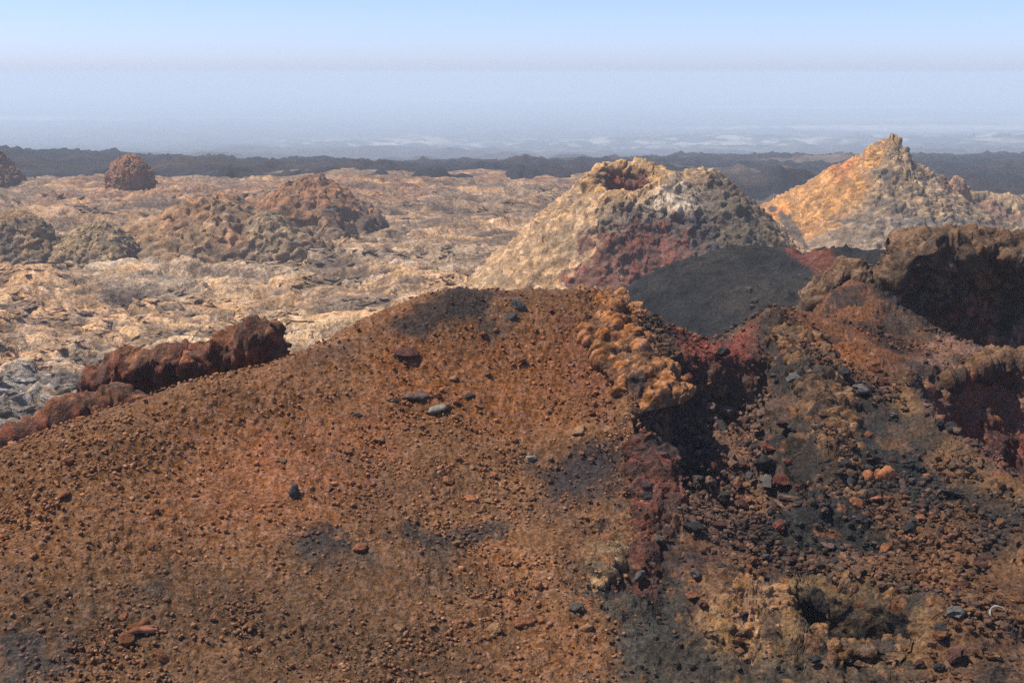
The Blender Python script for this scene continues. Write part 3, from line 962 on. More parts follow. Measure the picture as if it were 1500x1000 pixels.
def colB(q, N):
    f1 = fbm(q * 0.4, 4, 150)
    f2 = fbm(q * 1.3, 4, 151)
    u = q[:, 0] - tB[0]
    c = np.broadcast_to(C(200, 146, 84), q.shape).copy()
    c = mixc(c, C(196, 124, 72), 0.8 * sstep(0.0, 0.5, f1))
    k = d_ = dB / F
    edge = u + 0.86 * (tB[2] - q[:, 2])
    c = mixc(c, C(168, 142, 110), 0.95 * sstep(-1.2, 0.6, edge + 1.2 * f1))
    c = mixc(c, C(96, 90, 84), 0.85 * sstep(-0.1, 0.35, f2 + 0.25 * f1) * sstep(-1, 1.5, edge + f1))
    c = mixc(c, C(128, 84, 68), 0.8 * sstep(1.2, 0.8, zonexz(q, 1372, 266, dB, 20, 9) + 0.6 * f2))
    c = mixc(c, C(150, 110, 92), 0.7 * sstep(5.0, 7.5, u) * sstep(0, 0.4, f1))
    front = sstep(96.2, 95.2, q[:, 1])
    c = mixc(c, C(150, 132, 112), 0.9 * front)
    c = mixc(c, C(96, 92, 90), 0.9 * np.exp(-((q[:, 2] - ter[2] - 0.1) / 0.22) ** 2) * sstep(0.0, .4, f1 + 0.3) * (q[:, 1] < 98))
    c = mixc(c, C(84, 80, 80), 0.9 * sstep(1.2, 0.8, zonexz(q, 1178, 355, 94, 10, 26) + 0.5 * f2))
    c = mixc(c, C(70, 66, 64), 0.9 * sstep(1.2, 0.7, zonexz(q, 1300, 390, 92, 160, 14) + 0.5 * f2))
    return c


cone('spatter_cone', tB[0] + 0.3, tB[1] - 0.5, 17, 400, 205, hB, [(1.3, 0.15, .3, .8), (0.6, 0.4, .25, .75), (0.34, 0.8, .25, .75)], colB,
     'pointed orange spatter cone with a cliff right of its tip', r0=0.02, vamp=0.15, vfreq=0.6, parts=lambda p: [('terrace', (p[:, 1] < 97.5) & (p[:, 2] > gB + 0.1) & (p[:, 2] < ter[2] + 0.4))])


def small_cone(px, pytop, pybase, wpx, d, flat, c1, c2, seed, label, name='spatter_cone', cat='spatter cone', steep=1.0, lump=1.0, grey=0.5, power=1.0):
    top = at(px, pytop, d)
    base = min(ray(px, pybase)[1] * d, -11.8)
    hgt = top[2] - base
    rad = wpx * 0.5 * d / F
    k = d / F

    def h(X, Y):
        r = np.hypot(X - top[0], (Y - top[1]) * flat) / rad
        p = np.c_[X.ravel(), Y.ravel(), 0 * X.ravel()]
        wv = fbm(p / rad * 1.6 + seed, 4, seed).reshape(X.shape)
        t = np.clip(1 - (np.sqrt(r * r + 0.05) - 0.2236) * (1 + 0.33 * wv * sstep(0.05, .5, r)), -0.6, 1)
        z = base - 0.3 + (hgt + 0.3) * np.where(t > 0, t ** power, t)
        return smax(z, base - 0.45 + hgt * 0.32 * np.exp(-(r / 1.15) ** 2), 0.12 * hgt)

    def cf(q, N):
        f1 = fbm(q * 1.1 / max(rad / 3, .5), 4, seed + 3)
        c = np.broadcast_to(c1, q.shape).copy()
        c = mixc(c, c2, 0.8 * sstep(0, .5, f1))
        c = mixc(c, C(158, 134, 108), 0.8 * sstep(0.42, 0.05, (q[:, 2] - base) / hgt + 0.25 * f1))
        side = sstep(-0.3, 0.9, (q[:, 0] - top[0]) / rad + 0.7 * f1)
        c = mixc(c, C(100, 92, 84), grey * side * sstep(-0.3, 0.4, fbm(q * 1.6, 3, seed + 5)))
        return c
    rl = rad / 4
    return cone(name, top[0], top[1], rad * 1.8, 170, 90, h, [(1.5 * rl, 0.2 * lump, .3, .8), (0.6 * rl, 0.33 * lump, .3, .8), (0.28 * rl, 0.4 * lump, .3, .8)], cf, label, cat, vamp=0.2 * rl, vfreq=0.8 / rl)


small_cone(190, 226, 286, 58, 122, 1.0, C(150, 104, 76), C(164, 116, 84), 201, 'steep round red brown lava knob alone on the plain', 'lava_pillar', 'lava pillar', power=0.26, grey=0.4)
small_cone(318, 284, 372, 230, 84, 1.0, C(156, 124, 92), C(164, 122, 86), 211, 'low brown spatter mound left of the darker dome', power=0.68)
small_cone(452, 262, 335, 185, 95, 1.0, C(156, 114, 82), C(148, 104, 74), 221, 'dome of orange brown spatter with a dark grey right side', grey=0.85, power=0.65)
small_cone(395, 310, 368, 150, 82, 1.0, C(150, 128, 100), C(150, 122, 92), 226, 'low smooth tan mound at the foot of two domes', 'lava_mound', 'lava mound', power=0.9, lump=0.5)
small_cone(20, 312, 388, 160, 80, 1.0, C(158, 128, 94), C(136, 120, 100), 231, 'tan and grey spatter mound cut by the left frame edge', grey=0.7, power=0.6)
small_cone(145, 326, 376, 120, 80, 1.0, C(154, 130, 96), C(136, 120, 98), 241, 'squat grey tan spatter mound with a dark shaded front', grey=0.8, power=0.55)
small_cone(-12, 216, 260, 80, 132, 1.0, C(140, 100, 76), C(120, 84, 68), 246, 'reddish lava heap at the far left before the dark flow', 'lava_heap', 'lava heap', power=0.6)
small_cone(1402, 257, 290, 34, 103, 1.0, C(170, 134, 112), C(180, 148, 124), 251, 'little pinkish pinnacle on the ridge of the pointed cone', 'lava_pinnacle', 'pinnacle', power=0.3, grey=0.2)


# ------------------------------------------------------------------ outcrops: walls of welded spatter, some hollowed below their lip
def wall(name, pts, thick, ns, nt_, hollow, spec, colfun, label, cat, vamp=0.1, vfreq=1.5, back=0.9, seed=300):
    """pts: (px, py of the top, metres of height, distance, relative thickness)."""
    T = np.array([at(p[0], p[1], p[3]) for p in pts])
    hh = np.array([p[2] for p in pts], float)
    tk = np.array([p[4] for p in pts], float) * thick
    s0 = np.r_[0, np.cumsum(np.linalg.norm(np.diff(T[:, :2], axis=0), axis=1))]
    s = np.linspace(0, s0[-1], ns)

    def sm(v):
        o = np.interp(s, s0, v)
        k = max(3, ns // (len(pts) * 3))
        ker = np.hanning(k + 2)[1:-1]
        ker /= ker.sum()
        return np.convolve(np.pad(o, k, 'edge'), ker, 'same')[k:-k]
    tx, ty, tz, hh, tk = sm(T[:, 0]), sm(T[:, 1]), sm(T[:, 2]), sm(hh), sm(tk)
    e = np.minimum(1, np.minimum(s, s[-1] - s) / (0.07 * s[-1])) ** 0.5
    tz = tz - (1 - e) * 0.9 * hh
    tk = tk * np.maximum(e, 0.02)
    hh = hh * (0.1 + 0.9 * e)
    dx, dy = np.gradient(tx), np.gradient(ty)
    l_ = np.hypot(dx, dy) + 1e-9
    nx, ny = dy / l_, -dx / l_          # towards the camera for a path that runs to the right
    # section from the front foot over the lip to the back foot: offset towards the viewer, height
    sec = np.array([(0.55, -0.15), (0.50 - 0.2 * hollow, 0.05), (0.35 - hollow, 0.25), (0.28 - hollow, 0.45), (0.32 - 0.8 * hollow, 0.62), (0.42 - 0.2 * hollow, 0.78), (0.44, 0.88), (0.30, 0.97), (0.0, 1.0), (-0.3, 0.95), (-0.6 * back, 0.75), (-0.9 * back, 0.4), (-1.2 * back, -0.15)])
    a = np.r_[0, np.cumsum(np.hypot(np.diff(sec[:, 0]), np.diff(sec[:, 1]) * 1.5))]
    t = np.linspace(0, a[-1], nt_)

    def cat_(v):
        k = 2 * (nt_ // 26) + 1
        o = np.interp(t, a, v)
        return np.convolve(np.pad(o, k, 'edge'), np.ones(k) / k, 'same')[k:-k]
    so, sh = cat_(sec[:, 0]), cat_(sec[:, 1])
    P = np.empty((ns, nt_, 3))
    off = so[None] * tk[:, None]
    P[..., 0] = tx[:, None] + nx[:, None] * off
    P[..., 1] = ty[:, None] + ny[:, None] * off
    P[..., 2] = tz[:, None] + (sh[None] - 1) * hh[:, None]
    N = grid_normals(P)
    if (N[ns // 2, int(nt_ * 0.62)] * np.array([0, 0, 1])).sum() < 0:
        N = -N
    q, Nf = P.reshape(-1, 3), N.reshape(-1, 3)
    d = np.zeros(len(q), f32)
    idv = np.zeros(len(q), f32)
    for k, (sc, am) in enumerate(spec):
        l2_, i_ = wlumps(q + 2.7 * k + seed, sc, seed + k, .3, .8, 1.0, 0.2)
        d += am * l2_
        idv += (i_ - 0.5) * 0.45
        if k == 1:
            gapw = sstep(0.12 * sc, 0.0, l2_)
    d += vamp * fbm(q * vfreq, 4, seed + 7) + vamp * 0.8 * (0.5 - np.abs(fbm(q * vfreq * 2.5, 4, seed + 8)))
    rag = np.stack([fbm(q * vfreq * 2.2 + 19 * k_, 4, seed + 20 + k_) for k_ in range(3)], -1) * vamp * 0.7 * np.repeat(np.minimum(1, tk / (0.6 * tk.max())), nt_)[:, None]
    q2 = q + Nf * d[:, None] + rag
    c = mixc(colfun(q, Nf, np.tile(sh, ns)) * (1 + idv)[:, None], C(50, 46, 44), 0.6 * gapw)  # crevices between knobs shaded in the colour itself
    ctr = np.array([tx.mean(), ty.mean(), (tz - hh).mean()])
    fc = grid_faces(ns, nt_)
    if np.cross(P[ns // 2 + 1, nt_ // 2] - P[ns // 2, nt_ // 2], P[ns // 2, nt_ // 2 + 1] - P[ns // 2, nt_ // 2]) @ N[ns // 2, nt_ // 2] < 0:
        fc = fc[:, ::-1]
    tt = np.tile(np.arange(nt_), ns)[fc.min(axis=1)]
    front = tt < int(np.argmax(sh))
    shf = np.tile(sh, ns)[fc.min(axis=1)]
    masks = [('hollow', front & (shf < 0.78)), ('lip', front)] if hollow > 0.3 else []
    return tag(with_parts(name, q2 - ctr, fc, c, M_outcrop, masks, ctr), label, cat)


def col_red(q, N, h):
    f1, f2 = fbm(q * 1.5, 4, 401), fbm(q * 4, 4, 402)
    c = np.broadcast_to(C(104, 58, 46), q.shape).copy()
    c = mixc(c, C(120, 72, 52), 0.8 * sstep(0, .5, f1) )
    c = mixc(c, C(60, 46, 44), 0.8 * sstep(0.05, .5, -f1 + 0.4 * f2))
    c = mixc(c, C(136, 92, 64), 0.7 * sstep(.85, 1.0, h + 0.15 * f2))
    return c


wall('lava_outcrop', [(120, 610, .6, 19.5, .5), (148, 552, 1.3, 19.3, .9), (185, 522, 1.8, 19, 1.1), (240, 506, 2.1, 18.8, 1.1), (300, 500, 2.1, 18.6, 1.1), (340, 482, 2.1, 18.5, 1.0), (398, 478, 1.9, 18.4, .9), (420, 496, 1.6, 18.4, .7), (428, 535, 1.0, 18.5, .4)], 1.4, 280, 130, 0.55,
     [(0.42, .3), (0.16, .5), (0.07, .8)], col_red, 'hollow dark red lava outcrop behind the left skyline of the slope', 'outcrop', vamp=0.13, vfreq=1.8, seed=310)
wall('lava_ridge', [(-120, 690, .8, 16, .7), (-40, 655, .9, 16, .9), (30, 626, 1.0, 16.2, 1), (80, 606, 1.0, 16.4, 1.0), (130, 582, 1.1, 16.8, 1), (175, 572, 1.2, 17, 1.0), (200, 590, 1.1, 17.2, .8), (225, 612, .9, 17.4, .5)], 0.8, 220, 80, 0.1,
     [(0.34, .4), (0.15, .55), (0.07, .7)], lambda q, N, h: mixc(col_red(q, N, h), C(136, 86, 58), 0.55 * sstep(-.2, .4, fbm(q * 1.2, 3, 411))), 'low knobbly red brown lava ridge left of the hollow outcrop', 'ridge', vamp=0.1, seed=320)


def col_spine(q, N, h):
    f1, f2 = fbm(q * 1.5, 4, 421), fbm(q * 4, 4, 422)
    c = np.broadcast_to(C(150, 98, 60), q.shape).copy()
    c = mixc(c, C(164, 116, 78), 0.7 * sstep(0, .5, f1))
    c = mixc(c, C(58, 54, 52), 0.85 * sstep(0.1, .5, -f1 + .3 * f2))
    return c


def col_dark(q, N, h):
    f1, f2 = fbm(q * 1.1, 4, 431), fbm(q * 3.3, 4, 432)
    c = np.broadcast_to(C(134, 108, 90), q.shape).copy()
    c = mixc(c, C(160, 104, 76), 0.85 * sstep(0, .4, f1 + 0.4 * f2))
    c = mixc(c, C(66, 60, 58), 0.8 * sstep(0.05, .5, -f1 + .3 * f2))
    c = mixc(c, C(112, 84, 62), 0.85 * sstep(.72, .86, h + 0.10 * f2))
    return c


wall('spatter_ridge', [(840, 430, .2, 16.9, .5), (872, 426, .36, 16.5, .8), (880, 455, .42, 15.9, 1), (893, 486, .42, 15.3, 1.1), (910, 513, .40, 14.9, 1.0), (925, 535, .36, 14.5, .9), (930, 568, .25, 14.0, .6)], 0.75, 280, 110, 0.05,
     [(0.24, .45), (0.15, .95), (0.07, .7)], col_spine, 'orange tan knobbly spatter crest along the head of the trench', 'ridge', vamp=0.03, seed=330)
wall('lava_cave', [(1180, 425, .5, 22.5, .5), (1240, 395, .8, 22.6, .7), (1285, 405, 1.0, 22.4, .6), (1310, 385, 1.5, 22.3, .8), (1330, 350, 2.1, 22.3, 1), (1380, 337, 2.5, 22.5, 1.15), (1440, 340, 2.6, 22.6, 1.2), (1500, 346, 2.6, 22.4, 1.2), (1580, 350, 2.5, 22.0, 1.1), (1680, 370, 2.0, 21.5, .7)], 1.6, 300, 150, 0.48,
     [(0.40, .35), (0.17, .6), (0.08, .7)], col_dark, 'black hollow lava cave under a brown lip at the right edge', 'lava cave', vamp=0.16, seed=340)

wall('spatter_lip', [(868, 858, .10, 11.15, .6), (882, 838, .15, 11.3, .9), (897, 812, .18, 11.5, 1), (910, 792, .18, 11.75, 1), (918, 775, .10, 11.95, .6)], 0.26, 130, 70, 0.1,
     [(0.16, .5), (0.09, .7), (0.05, .5)], lambda q, N, h: mixc(np.broadcast_to(C(150, 118, 86), q.shape).copy(), C(70, 62, 56), 0.8 * sstep(0.0, .5, fbm(q * 3, 3, 441))), 'pale knobbly spatter lip above a dark drop beside the gully', 'ridge', vamp=0.02, seed=350)
wall('red_crust', [(935, 640, .10, 13.15, .6), (945, 665, .18, 12.85, 1), (942, 700, .2, 12.45, 1), (946, 735, .16, 12.1, .8), (950, 765, .08, 11.85, .5)], 0.34, 130, 70, 0.1,
     [(0.24, .5), (0.12, .5), (0.05, .6)], lambda q, N, h: mixc(np.broadcast_to(C(104, 62, 50), q.shape).copy(), C(56, 48, 46), 0.85 * sstep(-0.15, .35, fbm(q * 3, 3, 442))), 'dark red knobbly crust on the left brink of the trench', 'ridge', vamp=0.07, vfreq=3, seed=355)

dome_top = at(1105, 852, 10.75)


def dome_h(X, Y):
    u, v = (X - dome_top[0]) / 0.62, (Y - dome_top[1]) / 0.5
    r = np.sqrt(u * u + v * v)
    z = dome_top[2] + 0.02 - 0.42 * r ** 1.5
    cut = sstep(0.02, 0.16, X - dome_top[0] - 0.26 - 0.45 * (dome_top[1] - Y))
    return z - 0.40 * cut


def dome_c(q, N):
    f1 = fbm(q * 3, 4, 461)
    c = mixc(np.broadcast_to(C(136, 98, 64), q.shape).copy(), C(150, 112, 78), sstep(0, .5, f1))
    return mixc(c, C(58, 52, 48), 0.8 * sstep(0.15, .5, -f1))


cone('spatter_mound', dome_top[0], dome_top[1], 0.85, 190, 85, dome_h, [(0.20, .35, .3, .8), (0.11, .8, .3, .8), (0.055, .7, .3, .8)], dome_c, 'small orange spatter mound of round knobs left of the bottom crater', 'spatter mound', mat=M_outcrop, vamp=0.03, vfreq=3)
wall('crater_crust', [(1150, 862, .30, 11.15, .5), (1175, 846, .42, 11.25, .9), (1220, 842, .50, 11.25, 1), (1270, 852, .52, 11.15, 1.1), (1315, 868, .50, 10.95, 1), (1345, 890, .40, 10.7, .9), (1362, 915, .25, 10.4, .6)], 0.42, 240, 110, 0.5,
     [(0.2, .4), (0.10, .8), (0.05, .6)], lambda q, N, h: mixc(mixc(np.broadcast_to(C(70, 50, 42), q.shape).copy(), C(126, 92, 64), sstep(.8, .95, h)), C(54, 48, 46), 0.8 * sstep(0.05, .5, fbm(q * 3, 3, 471))), 'arched crater wall with a rusty hollow face at the bottom right', 'crater rim', vamp=0.04, vfreq=3, seed=360)  # face below the lip darkened, overhang shade put into its colour

wall('spatter_ridge', [(1138, 466, .10, 17.3, .6), (1163, 496, .2, 16.6, 1), (1190, 538, .26, 15.7, 1), (1204, 600, .28, 14.6, 1), (1220, 655, .26, 13.75, 1), (1236, 704, .2, 13.05, .9), (1232, 748, .1, 12.45, .6)], 0.5, 260, 80, 0.15,
     [(0.24, .4), (0.14, .8), (0.07, .7)], lambda q, N, h: mixc(mixc(np.broadcast_to(C(122, 90, 62), q.shape).copy(), C(60, 54, 50), 0.85 * sstep(0.55, 0.25, h)), C(58, 53, 50), 0.85 * sstep(0.0, .4, fbm(q * 1.6, 3, 443))), 'tan and charcoal knobbly ridge along the right lip of the trench', 'ridge', vamp=0.05, seed=365)
wall('pit_rim', [(1318, 575, .3, 15.9, .5), (1345, 552, .8, 16.5, .9), (1385, 534, 1.1, 17.1, 1), (1440, 522, 1.2, 17.4, 1.1), (1500, 516, 1.2, 17.6, 1.1), (1580, 512, 1.0, 17.6, .8)], 0.9, 240, 110, 0.5,
     [(0.34, .35), (0.16, .7), (0.08, .7)], lambda q, N, h: mixc(mixc(mixc(np.broadcast_to(C(122, 88, 74), q.shape).copy(), C(150, 78, 62), sstep(-.2, .4, fbm(q * 0.9, 3, 444))), C(62, 55, 52), 0.8 * sstep(0.05, .5, fbm(q * 2.2, 3, 445))), C(112, 82, 58), sstep(.85, .97, h)), 'long rusty rim wall overhanging the pit at the right edge', 'rim', vamp=0.1, seed=370)

wall('crater_lip', [(1190, 922, .05, 10.5, .6), (1222, 938, .10, 10.35, 1), (1268, 948, .12, 10.25, 1), (1315, 942, .12, 10.3, 1), (1345, 926, .10, 10.4, .9), (1362, 906, .05, 10.6, .6)], 0.24, 200, 70, 0.1,
     [(0.16, .4), (0.09, .8), (0.05, .6)], lambda q, N, h: mixc(np.broadcast_to(C(128, 94, 66), q.shape).copy(), C(70, 60, 54), 0.8 * sstep(0.0, .5, fbm(q * 3, 3, 475))), 'low tan knobbly lip along the front of the bottom crater', 'ridge', vamp=0.03, seed=375)

# ------------------------------------------------------------------ stones
def stone_mesh(name, sub, seed, flat=0.75, rough=0.35, long=1.0, col=(0.5, 0.5, 0.5)):
    bm = bmesh.new()
    bmesh.ops.create_icosphere(bm, subdivisions=sub, radius=1)
    V = np.array([v.co[:] for v in bm.verts])
    Fc = np.array([[v.index for v in f.verts] for f in bm.faces])
    bm.free()
    n = V / np.linalg.norm(V, axis=1, keepdims=True)
    g = np.random.default_rng(seed)
    r = 1 + rough * fbm(n * 1.1 + seed, 3, seed)
    if sub > 1:
        r = r + 0.5 * lumps(n * 1.0 + seed, 0.75, seed, .3, .8)[0] + 0.45 * lumps(n + seed, 0.38, seed + 1, .3, .8)[0] + 0.22 * fbm(n * 2.6 + seed, 4, seed + 9) - 0.1
    r = r + 0.5 * rough * vnoise(n * 3.1 + seed, seed + 5)
    for _ in range(5):       # a few broken faces
        a = g.normal(size=3)
        a /= np.linalg.norm(a)
        dd = n @ a * r
        r = np.where(dd > 0.72, r * 0.72 / np.maximum(dd, 0.72), r)
    V = n * r[:, None] * np.array([long, 1.0, flat])
    return V, Fc


def ground_at(x, y):
    return sample(H, np.asarray(x), np.asarray(y))


STN = [stone_mesh('s', 1, 500 + k, 0.65 + 0.06 * k, 0.6) for k in range(8)]
TIN = []
_V0 = np.array([(0, 1, 1.618), (0, -1, 1.618), (0, 1, -1.618), (0, -1, -1.618), (1, 1.618, 0), (-1, 1.618, 0), (1, -1.618, 0), (-1, -1.618, 0), (1.618, 0, 1), (-1.618, 0, 1), (1.618, 0, -1), (-1.618, 0, -1)]) / 1.9
_F0 = np.array([(a, b, c) for a in range(12) for b in range(a + 1, 12) for c in range(b + 1, 12) if max(np.linalg.norm(_V0[a] - _V0[b]), np.linalg.norm(_V0[b] - _V0[c]), np.linalg.norm(_V0[a] - _V0[c])) < 1.2])
_F0 = np.array([f if np.cross(_V0[f[1]] - _V0[f[0]], _V0[f[2]] - _V0[f[0]]) @ _V0[f[0]] > 0 else f[::-1] for f in _F0])
for k in range(6):
    TIN.append((_V0 * np.random.default_rng(530 + k).uniform(0.55, 1.25, (12, 1)) * np.array([1.1, .9, .75]), _F0))


def scatter(name, n, smin, smax, dens, palette, label, seed, base=STN, power=2.5, sink=0.25, smooth=False, light=1.0):
    """One joined heap of small stones strewn over the near ground."""
    g = np.random.default_rng(seed)
    m = n * 14
    y = np.sqrt(g.uniform(7.6 ** 2, 19 ** 2, m))
    x = y * np.tan(g.uniform(R(-26), R(26), m))
    keep = g.uniform(0, 1, m) < dens(x, y)
    x, y = x[keep][:n], y[keep][:n]
    n = len(x)
    size = smin + (smax - smin) * g.uniform(0, 1, n) ** power
    z = ground_at(x, y) + size * (0.45 - sink) + 0.012
    rz = g.uniform(0, 2 * math.pi, n)
    tilt = g.normal(0, 0.35, n)
    pal = np.array(palette)
    gc = np.stack([sample(colG[..., k_], x, y) for k_ in range(3)], -1)
    pc = (0.6 * gc + 0.4 * pal[g.integers(0, len(pal), n)]) * light * g.uniform(0.85, 1.6, n)[:, None]
    VV, FF, CC, o = [], [], [], 0
    pick = g.integers(0, len(base), n)
    for k, (V, Fc) in enumerate(base):
        ii = np.nonzero(pick == k)[0]
        if not len(ii):
            continue
        ca, sa, ct, st_ = np.cos(rz[ii]), np.sin(rz[ii]), np.cos(tilt[ii]), np.sin(tilt[ii])
        v = V[None] * size[ii][:, None, None] * g.uniform(0.75, 1.3, (len(ii), 1, 3))
        vy = v[..., 1] * ct[:, None] - v[..., 2] * st_[:, None]
        vz = v[..., 1] * st_[:, None] + v[..., 2] * ct[:, None]
        vx = v[..., 0]
        w_ = np.stack([vx * ca[:, None] - vy * sa[:, None] + x[ii][:, None], vx * sa[:, None] + vy * ca[:, None] + y[ii][:, None], vz + z[ii][:, None]], -1)
        VV.append(w_.reshape(-1, 3))
        FF.append((Fc[None] + (o + np.arange(len(ii)) * len(V))[:, None, None]).reshape(-1, 3))
        CC.append(np.repeat(pc[ii], len(V), 0))
        o += len(ii) * len(V)
    me = mesh_from(name, np.concatenate(VV), faces3=np.concatenate(FF), col=np.concatenate(CC), smooth=smooth)
    return tag(link(name, me, M_stone), label, kind='stuff')


cleanp = np.maximum(pol_dist(poly([(1105, 440), (1200, 425), (1310, 450), (1430, 510), (1330, 560), (1260, 560), (1180, 520)], H), XG, YG), np.maximum(pol_dist(poly([(1215, 560), (1290, 570), (1340, 650), (1500, 740), (1500, 790), (1330, 700), (1240, 690)], H), XG, YG), np.maximum(pol_dist(poly([(985, 480), (1105, 470), (1115, 545), (985, 550)], H), XG, YG), pol_dist(poly([(1120, 560), (1195, 590), (1215, 720), (1170, 790), (1105, 740)], H), XG, YG))))
cleanp = np.maximum(cleanp, pol_dist(poly([(985, 765), (1060, 772), (1135, 815), (1060, 842), (980, 830)], H), XG, YG))
cleanp = np.maximum(cleanp, pol_dist(poly([(1100, 745), (1235, 735), (1300, 790), (1240, 815), (1130, 815)], H), XG, YG))
clean = lambda x, y: 1 - 0.8 * sstep(-0.1, 0.25, sample(cleanp, x, y))
isright = lambda x, y: sstep(-0.1, 0.35, x - 0.10 * y + 0.15 * vnoise(np.c_[x, y, 0 * x] * 1.5, 3))
patchy = lambda x, y: 0.08 + 0.92 * sstep(-0.05, 0.5, fbm(np.c_[x, y, 0 * x] * 0.9, 3, 610))
intrench = lambda x, y: sstep(0.0, 0.25, sample(dt, x, y))
inpit = lambda x, y: (sample(dp, x, y) > 0) | (sample(dc, x, y) > -0.22)
PB = [C(126, 78, 50), C(108, 68, 46), C(140, 90, 60), C(96, 64, 48), C(150, 104, 74)]
PD = [C(50, 46, 44), C(74, 58, 48), C(104, 70, 50), C(118, 80, 54), C(42, 40, 42), C(90, 56, 44)]
PR = [C(106, 66, 54), C(80, 68, 62), C(118, 72, 58), C(92, 80, 72), C(62, 56, 54), C(124, 94, 70)]
scatter('cinder_gravel', 17000, 0.0075, 0.030, lambda x, y: (1 - isright(x, y)) * (0.25 + 0.75 * patchy(x, y)) * sstep(18, 9, y), PB, 'rust brown cinder gravel strewn over the slope', 620, base=TIN, power=2.6, smooth=True, light=1.2)
scatter('dark_gravel', 6500, 0.010, 0.045, lambda x, y: isright(x, y) * (1 - intrench(x, y)) * patchy(x, y) * clean(x, y) * ~inpit(x, y), PD, 'dark and rusty gravel over the broken ground right of the trench', 630, base=TIN)
scatter('slope_rubble', 500, 0.018, 0.045, lambda x, y: (1 - isright(x, y)) * patchy(x, y) ** 2, PB, 'small brown cinder lumps lying on the slope', 640, smooth=True, light=1.15)
scatter('broken_rubble', 1500, 0.02, 0.06, lambda x, y: isright(x, y) * (1 - intrench(x, y)) * patchy(x, y) * clean(x, y) * ~inpit(x, y), PD, 'small dark and rusty lava lumps right of the trench', 650)
scatter('trench_rubble', 1700, 0.02, 0.065, lambda x, y: intrench(x, y) * clean(x, y) * sstep(0.3, 0.75, sample(dr, x, y)), PR, 'maroon and grey rubble covering the trench floor', 660, sink=0.1)

# single stones
BROWNS = dict(rust=C(138, 88, 60), tan=C(156, 116, 82), orange=C(156, 100, 66), grey=C(94, 88, 84), dark=C(58, 54, 53), maroon=C(92, 60, 52), pale=C(156, 144, 132), red=C(116, 66, 54), pink=C(120, 96, 86))


def put_stone(name, px, py, wpx, colour, label, group=None, seed=0, flat=0.7, long=1.3, rough=0.4, rz=0.3, sink=0.2, sub=3, cat='stone'):
    p = hit(px, py, H)
    V, Fc = stone_mesh(name, sub, 700 + seed, flat, rough, long)
    nn = V / np.linalg.norm(V, axis=1, keepdims=True)
    cc = np.asarray(BROWNS[colour])[None] * (1 + 0.3 * fbm(nn * 2 + seed, 3, seed))[:, None]
    me = mesh_from(name, V, faces3=Fc, col=cc)
    o = link(name, me, M_boulder)
    s = wpx * 0.5 * p[1] / F / max(long, 1) * 0.95
    o.scale = (s, s, s)
    o.location = (p[0], p[1], p[2] + s * flat * (1 - 2 * sink) * 0.8)
    o.rotation_euler = (0.15 * math.sin(seed), 0.15 * math.cos(seed * 2), rz)
    return tag(o, label, cat, group)


